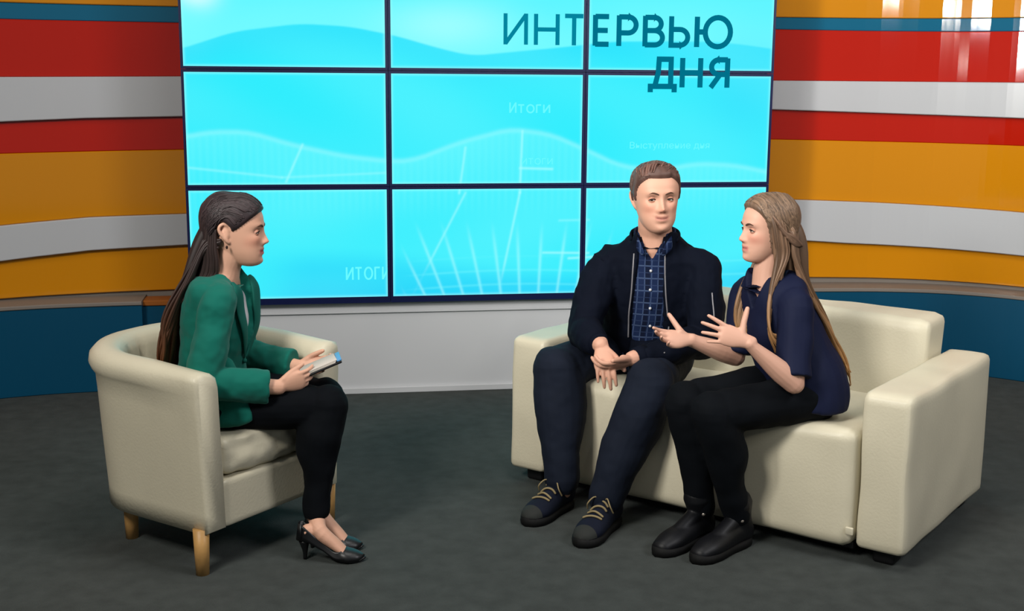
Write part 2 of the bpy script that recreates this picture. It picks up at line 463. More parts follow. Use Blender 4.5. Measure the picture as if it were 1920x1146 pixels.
for row in range(3):
    zt = Z12 + PYR * (1 - row); zb = zt - PYR
    for c in range(3):
        xl = c * U; xr = xl + U
        hg = GAP / 2
        bottom = hg + (0.026 if row == 2 else 0)
        zb2 = zb - (0.018 if row == 2 else 0)
        bm = bmesh.new()
        e = 0.001
        o_ = [(xl + e, zb2 + e), (xr - e, zb2 + e), (xr - e, zt - e), (xl + e, zt - e)]
        i_ = [(xl + hg, zb + hg), (xr - hg, zb + hg), (xr - hg, zt - hg), (xl + hg, zt - hg)]
        fo = [bm.verts.new((x, -0.004, z)) for x, z in o_]; fi = [bm.verts.new((x, -0.004, z)) for x, z in i_]
        bo = [bm.verts.new((x, 0.03, z)) for x, z in o_]; ii = [bm.verts.new((x, 0.004, z)) for x, z in i_]
        for k in range(4):
            j = (k + 1) % 4
            bm.faces.new((fo[k], fo[j], fi[j], fi[k])); bm.faces.new((fo[j], fo[k], bo[k], bo[j])); bm.faces.new((fi[k], fi[j], ii[j], ii[k]))
        bm.faces.new(bo); bm.faces.new(ii[::-1])
        bmesh.ops.recalc_face_normals(bm, faces=bm.faces)
        pn = from_bm('display_panel', bm, M['bezel'], vw, False)
        nx, nz = 186, 106
        xs = np.linspace(xl + hg, xr - hg, nx); zs = np.linspace(zb + hg, zt - hg, nz)
        X, Z = np.meshgrid(xs, zs)
        me = bpy.data.meshes.new('screen')
        idx = np.arange(nx * nz).reshape(nz, nx)
        f = np.stack([idx[:-1, :-1], idx[:-1, 1:], idx[1:, 1:], idx[1:, :-1]], -1).reshape(-1, 4)
        me.from_pydata(np.stack([X.ravel(), np.full(X.size, -0.001), Z.ravel()], 1).tolist(), [], f.tolist())
        edge = np.minimum(np.minimum(X - xl - hg, xr - hg - X), np.minimum(Z - zb - hg, zt - hg - Z))
        cc = screen_color(X, Z)
        cc = cc + (np.array(s2l((150, 255, 255))) - cc) * (0.55 * np.exp(-(edge / .008) ** 2))[..., None]
        setcol(me, cc.reshape(-1, 3))
        so = link('screen', me, M['screen'], None, False); put(so, pn)
def letters(txt, x, z, size, width, m, off=0.0, y=-0.003, nm='lettering', ylift=0.0006, shear=0, rot=0):
    cu = bpy.data.curves.new(nm, 'FONT'); cu.body = txt; cu.size = size; cu.offset = off; cu.extrude = ylift; cu.shear = shear
    cu.resolution_u = 3
    o = bpy.data.objects.new(nm, cu); COL.objects.link(o)
    dg = bpy.context.evaluated_depsgraph_get(); dg.update()
    me = bpy.data.meshes.new_from_object(o.evaluated_get(dg)); bpy.data.objects.remove(o)
    co = getco(me)
    sx = width / (co[:, 0].max() - co[:, 0].min())
    x0 = co[:, 0].min()
    n = np.stack([x + (co[:, 0] - x0) * sx, y - co[:, 2], z + co[:, 1]], 1)
    setco(me, n); return link(nm, me, m, vw, False)
def emis(name, c, s=1):
    m = bpy.data.materials.new(name); m.use_nodes = True
    nt = m.node_tree; b = nt.nodes['Principled BSDF']; b.inputs['Base Color'].default_value = (0.0, 0.0, 0.0, 1); b.inputs['Specular IOR Level'].default_value = 0.0
    b.inputs['Emission Color'].default_value = (*s2l(c), 1); b.inputs['Emission Strength'].default_value = s; return m
M['title'] = emis('title_teal_letters', (0, 112, 138)); M['title_soft'] = emis('title_soft_letters', (4, 132, 158)); M['ghost'] = emis('pale_letters', (105, 250, 255))
def glyph(ch):
    """strokes of a capital in a unit-high box: list of point lists; and its width"""
    def arc(cx, cy, rx, ry, a0, a1, n=14): return [(cx + rx * math.cos(math.radians(a0 + (a1 - a0) * i / n)), cy + ry * math.sin(math.radians(a0 + (a1 - a0) * i / n))) for i in range(n + 1)]
    T = {
     'И': ([[(0, 1), (0, 0)], [(.0, .03), (.62, .97)], [(.62, 1), (.62, 0)]], .62),
     'Н': ([[(0, 1), (0, 0)], [(0, .5), (.6, .5)], [(.6, 1), (.6, 0)]], .60),
     'Т': ([[(-.04, .95), (.62, .95)], [(.29, .95), (.29, 0)]], .58),
     'Е': ([[(0, 1), (0, 0)], [(0, .95), (.5, .95)], [(0, .5), (.46, .5)], [(0, .05), (.5, .05)]], .50),
     'Р': ([[(0, 1), (0, 0)], [(0, .95), (.3, .95)] + arc(.30, .69, .26, .26, 90, -90) + [(0, .43)]], .56),
     'В': ([[(0, 1), (0, 0)], [(0, .95), (.28, .95)] + arc(.28, .735, .22, .215, 90, -90) + [(0, .52)], [(.28, .52)] + arc(.30, .285, .25, .235, 90, -90) + [(0, .05)]], .56),
     'Ь': ([[(0, 1), (0, .05), (.28, .05)] + arc(.28, .31, .26, .26, -90, 90) + [(0, .57)]], .55),
     'Ю': ([[(0, 1), (0, 0)], [(0, .5), (.24, .5)], arc(.66, .5, .40, .48, 180, -180, 28)], 1.06),
     'Д': ([[(-.10, -.17), (-.10, .03), (.66, .03), (.66, -.17)], [(.04, .03), (.14, .5), (.16, .95), (.54, .95), (.54, .03)]], .60),
     'О': ([arc(.38, .5, .38, .46, 180, -180, 24)], .76),
     'Г': ([[(0, 1), (0, 0)], [(0, .95), (.48, .95)]], .48),
     'Я': ([[(.56, 1), (.56, 0)], [(.56, .95), (.28, .95)] + arc(.28, .70, .25, .25, 90, 270) + [(.56, .45)], [(.32, .45), (.02, .0)]], .56),
    }
    return T[ch]
GW = {'И': .62, 'Н': .60, 'Т': .62, 'Е': .5, 'Р': .56, 'В': .55, 'Ь': .54, 'Ю': 1.06, 'Д': .60, 'Я': .56}
def stroke_letter(ch, x, z, h, wf, sw, m, y):
    strokes, wd = glyph(ch); bm = bmesh.new()
    for q, st in enumerate(strokes):
        P_ = [V((x + a * h * wf, z + c * h)) for a, c in st]; L, R = [], []
        for i, p_ in enumerate(P_):
            d0 = (P_[i] - P_[i - 1]).normalized() if i else None
            d1 = (P_[i + 1] - P_[i]).normalized() if i < len(P_) - 1 else None
            if d0 is None: n_ = V((-d1.y, d1.x)); k = 1
            elif d1 is None: n_ = V((-d0.y, d0.x)); k = 1
            else:
                n_ = V((-(d0.y + d1.y), d0.x + d1.x)); n_.normalize(); k = 1 / max(.6, abs(n_.dot(V((-d0.y, d0.x)))))
            L.append(p_ + n_ * (sw / 2 * k)); R.append(p_ - n_ * (sw / 2 * k))
        yy = y - q * .0001
        f1 = [(bm.verts.new((a.x, yy, a.y)), bm.verts.new((c.x, yy, c.y))) for a, c in zip(L, R)]
        f2 = [(bm.verts.new((a.x, yy + .0012, a.y)), bm.verts.new((c.x, yy + .0012, c.y))) for a, c in zip(L, R)]
        for i in range(len(P_) - 1):
            bm.faces.new((f1[i][0], f1[i + 1][0], f1[i + 1][1], f1[i][1])); bm.faces.new((f2[i][1], f2[i + 1][1], f2[i + 1][0], f2[i][0]))
            bm.faces.new((f1[i][0], f2[i][0], f2[i + 1][0], f1[i + 1][0])); bm.faces.new((f1[i + 1][1], f2[i + 1][1], f2[i][1], f1[i][1]))
        for i in (0, -1): bm.faces.new((f1[i][0], f1[i][1], f2[i][1], f2[i][0]))
    bmesh.ops.recalc_face_normals(bm, faces=bm.faces)
    from_bm('letter', bm, m, vw, False)
for ch, x0, x1, sw, k in (('И', 1.514, 1.633, .019, 1), ('Н', 1.662, 1.788, .020, 1), ('Т', 1.809, 1.915, .021, 1), ('Е', 1.952, 2.044, .025, 0), ('Р', 2.070, 2.180, .025, 0), ('В', 2.201, 2.314, .025, 0), ('Ь', 2.333, 2.442, .025, 0), ('Ю', 2.463, 2.660, .026, 0)):
    stroke_letter(ch, x0 + sw / 2, 1.713 - (x0 - 1.56) * .002, .146, (x1 - x0 - sw) / .146 / GW[ch], sw, M['title_soft'] if k else M['title'], -.0022)
for ch, x0, x1 in (('Д', 2.252, 2.372), ('Н', 2.397, 2.513), ('Я', 2.541, 2.652)):
    stroke_letter(ch, x0 + .010, 1.515, .143, (x1 - x0 - .024) / .143 / GW[ch], .026, M['title'], -.0056)
def small_word(x, z, h, caps, w_, sw):
    """the faint word: first letter tall, the rest at caps * h"""
    adv = [.62, .62, .76, .48, .62]; k = w_ / (sum(adv) + 4 * .30) 
    for q, (ch, a) in enumerate(zip('ИТОГИ', adv)):
        hh = h if q == 0 else h * caps
        stroke_letter(ch, x, z, hh, k / hh, sw, M['ghost'], -.0022); x += (a + .30) * k
small_word(1.548, 1.388, .050, .80, .195, .0075)
small_word(1.610, 1.138, .030, 1.0, .150, .0045)
small_word(0.748, 0.580, .062, 1.0, .205, .0085)
letters('Выступление дня', 2.15, 1.215, 0.045, 0.41, M['ghost'], 0.0)

# ------------------------------------------------------------------ sofa
SF = V((2.431, -2.514, 0)); SU = V((-0.70, 0.714, 0)).normalized(); SB = V((0.714, 0.70, 0)).normalized()
SM = Matrix(((SU.x, SB.x, 0, SF.x), (SU.y, SB.y, 0, SF.y), (0, 0, 1, 0), (0, 0, 0, 1)))   # x along the front, y to the back
SL = 1.56; SD = 0.86; AW = 0.165
sofa = thing('sofa', (SM @ V((SL / 2, SD / 2, 0))), 'cream leatherette two-seat sofa with square arms, at the right of the set', 'sofa')
def soft(bm, lo, hi, r, seg=4, puff=0.0, sub=0, M_=SM):
    t = bmesh.new(); rbox(t, lo, hi, r, seg)
    me = bpy.data.meshes.new('t'); t.to_mesh(me); t.free()
    bm.from_mesh(me); bpy.data.meshes.remove(me)
def dense_box(lo, hi, r, n=26):
    """rounded box as a dense grid so that it can be dented"""
    lo, hi = V(lo), V(hi); bm = bmesh.new()
    bmesh.ops.create_cube(bm, size=1)
    bmesh.ops.subdivide_edges(bm, edges=bm.edges, cuts=n, use_grid_fill=True)
    c = (lo + hi) / 2; s = (hi - lo) / 2
    for v in bm.verts:
        p = V((v.co.x * 2 * s.x, v.co.y * 2 * s.y, v.co.z * 2 * s.z))
        q = V((max(-s.x + r, min(s.x - r, p.x)), max(-s.y + r, min(s.y - r, p.y)), max(-s.z + r, min(s.z - r, p.z))))
        d = p - q
        if d.length > 1e-6: p = q + d.normalized() * r
        v.co = p + c
    return bm
def place(bm, Mx, name, m, parent, bend=None, smooth=True):
    for v in bm.verts:
        p = v.co.copy()
        if bend: p = bend(p)
        v.co = Mx @ p
    bmesh.ops.recalc_face_normals(bm, faces=bm.faces)
    return from_bm(name, bm, m, parent, smooth)
def nz_(p, s, a, seed=0): return noise.noise(V((p.x, p.y, p.z)) * s + V((seed, 0, 0))) * a
def arm_bend(seed):
    def f(p):
        k = nz_(p, 5, .006, seed); return V((p.x + k, p.y + nz_(p, 6, .004, seed + 5), p.z + (nz_(p, 7, .004, seed + 9) * float(sm(np.array(p.z), .3, .5)))))
    return f
place(dense_box((0, 0, .05), (AW, SD, .575), .026), SM, 'armrest', M['cream'], sofa, arm_bend(1))
place(dense_box((SL - AW, 0, .05), (SL, SD, .575), .026), SM, 'armrest', M['cream'], sofa, arm_bend(4))
def seat_bend(p):
    z = p.z; q_ = float(sm(np.array(z), .26, .44))
    if q_ > 0:
        for cx, cy, a in ((.42, .12, .018), (1.0, .30, .020)):
            z -= q_ * a * math.exp(-((p.x - cx) / .22) ** 2 - ((p.y - cy) / .25) ** 2)
        z -= q_ * (.035 * max(0, p.y - .1) / .6 + nz_(p, 8, .004))
    return V((p.x, p.y + nz_(p, 5, .008, 3), z))
place(dense_box((AW + .004, -.018, .045), (SL - AW - .004, .62, .455), .045, 34), SM, 'seat', M['cream'], sofa, seat_bend)
def back_bend(p):
    return V((p.x, p.y + (p.z - .4) * .16 + nz_(p, 5, .008, 7), p.z + nz_(p, 6, .006, 2)))
place(dense_box((AW - .005, .56, .20), (SL - AW + .005, .77, .715), .035, 30), SM, 'backrest', M['cream'], sofa, back_bend)
bm = bmesh.new(); rbox(bm, (.03, .62, .05), (SL - .03, SD - .01, .55), .02); place(bm, SM, 'back_panel', M['cream'], sofa)
bm = bmesh.new(); rbox(bm, (AW + .01, .03, .035), (SL - AW - .01, SD - .06, .06), .004); place(bm, SM, 'base_frame', M['blackplastic'], sofa)
for (a, b_) in ((.045, .05), (SL - .12, .05), (.045, SD - .12), (SL - .12, SD - .12)):
    bm = bmesh.new(); rbox(bm, (a, b_, 0), (a + .075, b_ + .075, .052), .012); place(bm, SM, 'foot', M['blackplastic'], sofa)
bm = bmesh.new(); rbox(bm, (AW - .004, -.022, .10), (AW + .022, -.012, .125), .003); place(bm, SM, 'cloth_tab', M['cream'], sofa)

# ------------------------------------------------------------------ armchair
CF = V((0.235, -2.235, 0)); CW = V((0.67, 0.742, 0)).normalized(); CK = V((-0.742, 0.67, 0)).normalized()
CM = Matrix(((CW.x, CK.x, 0, CF.x), (CW.y, CK.y, 0, CF.y), (0, 0, 1, 0), (0, 0, 0, 1)))   # x across, y to the back
WD = 0.65; DP = 0.63
chair = thing('armchair', (CM @ V((WD / 2, DP / 2, 0))), 'cream leatherette tub armchair with beech legs, under the interviewer', 'armchair')
def u_path(inset, front=0.0, n=44):
    x0, x1, yb = inset, WD - inset, DP - inset
    r = 0.27 - inset * 0.8
    pts = [V((x0, front + (yb - r - front) * i / 9, 0)) for i in range(9)]
    for i in range(13):
        a = math.pi - (math.pi / 2) * i / 12; pts.append(V((x0 + r + r * math.cos(a), yb - r + r * math.sin(a), 0)))
    for i in range(1, 4): pts.append(V((x0 + r + (x1 - x0 - 2 * r) * i / 4, yb, 0)))
    for i in range(13):
        a = math.pi / 2 - (math.pi / 2) * i / 12; pts.append(V((x1 - r + r * math.cos(a), yb - r + r * math.sin(a), 0)))
    for i in range(1, 10): pts.append(V((x1, yb - r - (yb - r - front) * i / 9, 0)))
    return pts
def chair_shell():
    bm = bmesh.new()
    # profile across the wall: (distance inwards from the outer line, height)
    prof = [(.012, .135), (.012, .20), (.008, .30), (.004, .42), (.0, .52), (-.004, .575), (-.016, .592), (-.024, .612), (-.020, .636), (-.002, .655), (.03, .664), (.065, .658), (.088, .640), (.096, .61),
            (.098, .55), (.100, .45), (.102, .32), (.102, .135)]
    base = u_path(0.0); n = len(base)
    inner = None
    rows = []
    for i in range(n):
        a = base[max(i - 1, 0)]; b = base[min(i + 1, n - 1)]; tg = (b - a).normalized()
        nin = V((tg.y, -tg.x, 0))
        s = min(i, n - 1 - i) / 6.0
        roll = min(1, s)            # the roll fades into a flat front face
        back = math.exp(-((i - (n - 1) / 2) / (n * .22)) ** 2)
        row = []
        for d, z in prof:
            dd = d if (z < .58 or d > 0) else d * (0.2 + .8 * roll)
            zz = z
            if z > .5: zz = z + .022 * back - .012 * (1 - roll)
            low = .012 * (1 - min(1, z / .5))
            q = base[i] + nin * (dd + low)
            q.z = zz
            # quilting on the inside
            if z > .30 and z < .62 and d > .09 and z != .32:
                q += nin * (.006 * math.sin(i * 2.1))
            row.append(bm.verts.new(q))
        rows.append(row)
    k = len(prof)
    for a, b in zip(rows[:-1], rows[1:]):
        for j in range(k - 1): bm.faces.new((a[j], b[j], b[j + 1], a[j + 1]))
        bm.faces.new((a[k - 1], b[k - 1], b[0], a[0]))
    # flat front faces, gently rounded
    for row, sg in ((rows[0], 1), (rows[-1], -1)):
        c = V((0, 0, 0))
        ins = []
        cx = sum((v.co for v in row), V()) / k
        for v in row:
            p = v.co + (V((cx.x, cx.y, v.co.z)) - v.co) * .22; p.z = v.co.z + (-.010 if v.co.z > .55 else (.008 if v.co.z < .15 else 0)); p.y -= .014
            ins.append(bm.verts.new(p))
        for j in range(k): bm.faces.new((row[j], row[(j + 1) % k], ins[(j + 1) % k], ins[j]))
        bm.faces.new(ins)
    bmesh.ops.recalc_face_normals(bm, faces=bm.faces)
    return bm
place(chair_shell(), CM, 'tub_shell', M['cream'], chair)
bm = bmesh.new()
pp = u_path(0.03)
lo_ = [bm.verts.new((p.x, p.y, .14)) for p in pp]; hi_ = [bm.verts.new((p.x, p.y, .29)) for p in pp]
for i in range(len(pp) - 1): bm.faces.new((lo_[i], lo_[i + 1], hi_[i + 1], hi_[i]))
bm.faces.new((lo_[-1], lo_[0], hi_[0], hi_[-1])); bm.faces.new(lo_); bm.faces.new(hi_[::-1])
place(bm, CM, 'seat_base', M['cream'], chair, None, False)
bm = dense_box((.095, -.006, .135), (WD - .095, .05, .292), .012, 14); place(bm, CM, 'front_panel', M['cream'], chair)
def cush(p):
    z = p.z
    if z > .30: z += ((z - .30) / .112) * .012 * math.cos((p.x - WD / 2) * 3.4) - .02 * math.exp(-((p.x - WD / 2) / .16) ** 2 - ((p.y - .25) / .2) ** 2) + nz_(p, 12, .006)
    y = p.y + (nz_(p, 22, .012) if p.y < .05 else 0) - (.03 * math.cos((p.x - WD / 2) * 4) - .02 if p.y < .2 else 0)
    if p.y > .35: 
        w_ = 1 - .45 * ((p.y - .35) / .2) ** 1.3 * .5
        return V((WD / 2 + (p.x - WD / 2) * w_, y, z))
    return V((p.x, y, z))
place(dense_box((.108, .0, .300), (WD - .108, .53, .412), .030, 26), CM, 'seat_cushion', M['cream'], chair, cush)
for (a, b_) in ((.028, .024), (WD - .028, .024), (.115, DP - .17), (WD - .115, DP - .17)):
    bm = bmesh.new()
    top = CM @ V((a, b_, .15)); dn = CM @ V((a, b_, 0))
    tube(bm, [dn, top], [.021, .026], up=(0, 1, 0), seg=20, sub=1, cap='flat')
    from_bm('leg', bm, M['wood'], chair)

# ------------------------------------------------------------------ people: heads, hands, hair
HZ = [-.118, -.114, -.104, -.088, -.07, -.045, -.02, 0, .025, .05, .075, .095, .108, .115, .118]
HF = [.058, .074, .084, .089, .090, .0905, .090, .089, .094, .093, .083, .065, .045, .024, .001]
HB = [.035, .012, -.012, -.036, -.056, -.075, -.088, -.095, -.1, -.1, -.09, -.072, -.05, -.03, .0]
HW = [.010, .024, .035, .045, .053, .060, .066, .070, .073, .073, .067, .054, .037, .022, .001]
FEAT = [ # centre, radii, push
    ((.030, .088, .024), (.024, .03, .009), (0, .0045, 0)), ((-.030, .088, .024), (.024, .03, .009), (0, .0045, 0)),
    ((.031, .090, .002), (.016, .03, .011), (0, -.0125, 0)), ((-.031, .090, .002), (.016, .03, .011), (0, -.0125, 0)),
    ((0, .095, -.006), (.009, .04, .022), (0, .010, 0)), ((0, .098, -.026), (.010, .04, .014), (0, .012, 0)), ((0, .100, -.034), (.012, .04, .009), (0, .013, -.002)),
    ((.012, .09, -.038), (.007, .03, .007), (0, .008, 0)), ((-.012, .09, -.038), (.007, .03, .007), (0, .008, 0)),
    ((.042, .07, -.022), (.022, .03, .018), (.002, .005, 0)), ((-.042, .07, -.022), (.022, .03, .018), (-.002, .005, 0)),
    ((0, .09, -.058), (.020, .03, .0065), (0, .0065, 0)), ((0, .09, -.0725), (.017, .03, .0065), (0, .0065, 0)),
    ((0, .095, -.0645), (.024, .03, .0025), (0, -.004, 0)), ((0, .09, -.084), (.018, .03, .006), (0, -.004, 0)),
    ((0, .085, -.102), (.018, .03, .013), (0, .007, 0)), ((0, .09, -.046), (.005, .03, .006), (0, -.002, 0)),
]
def head_pts(nr=64, ns=88):
    zs = [-.118 + .236 * (0.5 - 0.5 * math.cos(math.pi * (i + .5) / nr)) for i in range(nr)]
    P = np.zeros((nr, ns, 3)); N = np.zeros((nr, ns, 3))
    for i, z in enumerate(zs):
        f, b, hw = np.interp(z, HZ, HF), np.interp(z, HZ, HB), np.interp(z, HZ, HW)
        yc = (f + b) / 2 - (.004 if z > -.05 else 0)
        for k in range(ns):
            a = 2 * math.pi * k / ns
            sx, cy = math.sin(a), math.cos(a)
            if cy > 0:
                e = .80; x = hw * math.copysign(abs(sx) ** .92, sx); y = yc + (f - yc) * abs(cy) ** e
            else:
                x = hw * math.copysign(abs(sx) ** .95, sx); y = yc - (yc - b) * abs(cy) ** .95
            P[i, k] = (x, y, z)
    # smooth rings a little
    Q = P.copy()
    for _ in range(2):
        Q[1:-1] = (Q[:-2] + 2 * Q[1:-1] + Q[2:]) / 4
    Q = (Q + .5 * (np.roll(Q, 1, 1) + np.roll(Q, -1, 1))) / 2
    c = np.array([0, 0, 0.01])
    N = Q - c; N /= np.linalg.norm(N, axis=2, keepdims=True)
    return Q, N
HP, HN = head_pts()
def rings_to_bm(bm, P, Mx):
    nr, ns, _ = P.shape
    vs = [[bm.verts.new(Mx @ V(P[i, k])) for k in range(ns)] for i in range(nr)]
    for i in range(nr - 1):
        for k in range(ns):
            bm.faces.new((vs[i][k], vs[i][(k + 1) % ns], vs[i + 1][(k + 1) % ns], vs[i + 1][k]))
    bm.faces.new(vs[0][::-1]); bm.faces.new(vs[-1])
def head_matrix(c, f, upd=(0, 0, 1), s=1.0):
    f = V(f).normalized(); u_ = V(upd); u_ = (u_ - f * u_.dot(f)).normalized(); r = f.cross(u_)
    return Matrix(((r.x * s, f.x * s, u_.x * s, c[0]), (r.y * s, f.y * s, u_.y * s, c[1]), (r.z * s, f.z * s, u_.z * s, c[2]), (0, 0, 0, 1)))
def add_head(bm, Mx, sex='f', smile=0, ears=True):
    P = HP.copy()
    P[..., 2] -= smile * np.minimum(P[..., 0] ** 2, .0009) * np.exp(-((P[..., 2] + .0645) / .02) ** 2) * (P[..., 1] > .04)
    if sex == 'm':
        low = sm(-P[..., 2], .02, .10)
        P[..., 0] *= 1.09 + .09 * low
    for c, r, v in FEAT:
        d = (P - np.array(c)) / np.array(r)
        k = np.exp(-(d ** 2).sum(-1)) * (P[..., 1] > 0)
        P = P + k[..., None] * np.array(v) * (1.1 if sex == 'm' else .95)
    P[..., 2] += smile * np.minimum(P[..., 0] ** 2, .0009) * np.exp(-((P[..., 2] + .0645) / .02) ** 2) * (P[..., 1] > .04)
    rings_to_bm(bm, P, Mx)
    if ears:
        for s in (-1, 1):
            t = bmesh.new()
            tube(t, [(s * .066, -.010, -.032), (s * .072, -.018, -.022), (s * .080, -.034, .000), (s * .082, -.038, .018), (s * .078, -.026, .031), (s * .071, -.012, .024)],
                 [.006, .007, .006, .006, .006, .005], up=(1, 0, 0), seg=8, sub=3)
            ball(t, (s * .070, -.020, .0), (.006, .015, .026), 10)
            me = bpy.data.meshes.new('t'); t.to_mesh(me); t.free(); me.transform(Mx); bm.from_mesh(me); bpy.data.meshes.remove(me)
def skin_colors(me, Mx, base, lip=(168, 92, 84), cheeks=.25, stub=0.0, extra=None, smile=0.0, lipk=1.0):
    co = getco(me); inv = np.array(Mx.inverted()); L = co @ inv[:3, :3].T + inv[:3, 3]
    b = np.array(s2l(base)); col = np.ones((len(co), 3)) * b
    near = (np.abs(L[:, 0]) < .1) & (np.abs(L[:, 1]) < .15) & (np.abs(L[:, 2]) < .14)
    def over(c, a):
        nonlocal col
        a = (a * near)[:, None]; col = col * (1 - a) + np.array(s2l(c)) * a
    x, y, z = L[:, 0], L[:, 1], L[:, 2]; front = sm(y, .05, .07)
    rosy = tuple(int(v * k) for v, k in zip(base, (1.0, .80, .78)))
    over(rosy, cheeks * np.exp(-((np.abs(x) - .042) / .02) ** 2 - ((z + .028) / .02) ** 2) * sm(y, .02, .05))
    over(rosy, .35 * np.exp(-(x / .012) ** 2 - ((z + .034) / .010) ** 2) * front)
    if stub: over((140, 110, 95), stub * sm(-z, .045, .075) * sm(y, .0, .05))
    w_ = .024 - .12 * np.abs(z + .0645)
    z = z - smile * np.minimum(x ** 2, .0009)
    over(lip, lipk * front * sm(w_ - np.abs(x), -.003, .003) * np.exp(-((z + .0648) / .0095) ** 4))
    over((96, 44, 42), front * .8 * sm(.019 - np.abs(x), -.003, .003) * np.exp(-((z + .0645) / .0022) ** 2))
    z = L[:, 2]
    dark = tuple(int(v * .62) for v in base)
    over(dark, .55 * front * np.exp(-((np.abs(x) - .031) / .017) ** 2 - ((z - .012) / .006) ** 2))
    over((120, 70, 60), front * .8 * np.exp(-((np.abs(x) - .007) / .004) ** 2 - ((z + .043) / .003) ** 2))
    if extra is not None: col = extra(co, col)
    setcol(me, col)
def eyes(Mx, parent, iris=(60, 44, 34), gaze=(0, 1, 0), lid=(186, 134, 112)):
    g = V(gaze).normalized()
    for s in (-1, 1):
        bm = bmesh.new(); bmesh.ops.create_uvsphere(bm, u_segments=28, v_segments=20, radius=.0118)
        me = bpy.data.meshes.new('eye'); bm.to_mesh(me); bm.free()
        co = getco(me); n = co / .0118
        d = n @ np.array(g)
        c = np.ones((len(co), 3)) * np.array(s2l((190, 176, 166)))
        c[d > math.cos(math.radians(30))] = s2l(iris); c[d > math.cos(math.radians(12))] = s2l((8, 8, 8))
        setcol(me, c); me.transform(Mx @ Matrix.Translation((s * .031, .0725, .0005)))
        link('eye', me, M['eye'], parent)
        # lids
        bm = bmesh.new(); bmesh.ops.create_uvsphere(bm, u_segments=28, v_segments=24, radius=.0129)
        bmesh.ops.delete(bm, geom=[fc for fc in bm.faces if -.0042 - abs(fc.calc_center_median().x) * -.15 < fc.calc_center_median().z < .0038 - abs(fc.calc_center_median().x) * .25 or fc.calc_center_median().y < -.002], context='FACES')
        lm = bpy.data.meshes.new('eyelid'); bm.to_mesh(lm); bm.free(); lm.transform(Mx @ Matrix.Translation((s * .031, .0725, .0005)))
        setcol(lm, np.ones((len(lm.vertices), 3)) * np.array(s2l(lid))); link('eyelid', lm, M['skin'], parent)
        bm = bmesh.new()
        pts = [(s * (.031 + dx), y, z) for dx, y, z in ((-.0125, .0775, -.0005), (-.0065, .0835, .0036), (0, .0852, .0042), (.0065, .0832, .0034), (.0125, .0765, -.0005))]
        tube(bm, [Mx @ V(p) for p in pts], [(.0012, .0012), (.002, .002), (.0022, .002), (.002, .002), (.0012, .0012)], seg=6, sub=4); from_bm('eyelashes', bm, M['brow_dark'], parent)
        bm = bmesh.new()
        pts = [(s * dx, y, z) for dx, y, z in ((.013, .094, .0185), (.022, .0935, .0225), (.033, .090, .0245), (.043, .082, .021))]
        tube(bm, [Mx @ V(p) for p in pts], [(.002, .0025), (.0022, .0032), (.002, .0028), (.0012, .0012)], seg=8, sub=4); from_bm('eyebrow', bm, M['brow'], parent)
M['brow_dark'] = mat('eyelash', (40, 26, 22), .8, .2)

def hair_cap(Mx, line, top_t, side_t, base, voxel=None, seed=0, part=None, back_t=None, widen=1.0):
    """hair shell: stands off the scalp above the hairline and dips under the skin below it"""
    P, N = HP.copy(), HN.copy()
    P[..., 0] *= widen
    x, y, z = P[..., 0], P[..., 1], P[..., 2]
    hl = np.interp(y, line[0], line[1])
    k = sm(z - hl, -.006, .007)
    th = side_t + (top_t - side_t) * sm(z, .03, .10)
    if back_t is not None: th = th + (back_t - side_t) * sm(-y, .0, .06)
    if part is not None: th = th - .006 * np.exp(-((x - part) / .006) ** 2) * sm(z, .05, .09)
    nz = np.zeros_like(x)
    for i in range(x.shape[0]):
        for j in range(x.shape[1]):
            nz[i, j] = noise.noise(V((x[i, j] * 90 + seed, y[i, j] * 25, z[i, j] * 25)))
    th = th * (1 + .16 * nz)
    P = P + N * (k * th - (1 - k) * .008)[..., None]
    bm = bmesh.new(); rings_to_bm(bm, P, Mx)
    bmesh.ops.recalc_face_normals(bm, faces=bm.faces)
    me = bpy.data.meshes.new('hair'); bm.to_mesh(me); bm.free()
    co = getco(me)
    b = np.array(s2l(base))
    v = np.array([noise.noise(V((p[0] * 70, p[1] * 70, p[2] * 18)) ) for p in co])
    setcol(me, b * (1 + .45 * v)[:, None])
    return me
def strands(specs, base, tipcol=None, seg=8, seed=1):
    """locks of hair: each spec is (points, radii, tint)"""
    bm = bmesh.new(); tints = []
    for pts, rad, tint, upd in specs:
        n0 = len(bm.verts)
        tube(bm, pts, rad, up=upd, seg=seg, sub=5)
        tints += [tint] * (len(bm.verts) - n0)
    bmesh.ops.recalc_face_normals(bm, faces=bm.faces)
    me = bpy.data.meshes.new('long_hair'); bm.to_mesh(me); bm.free()
    co = getco(me); z = co[:, 2]
    t = sm(-z, -z.max() + .15, -z.min())[:, None]
    b = np.array(s2l(base)); tc = np.array(s2l(tipcol or base))
    setcol(me, (b * (1 - t) + tc * t) * np.array(tints)[:, None]); return me

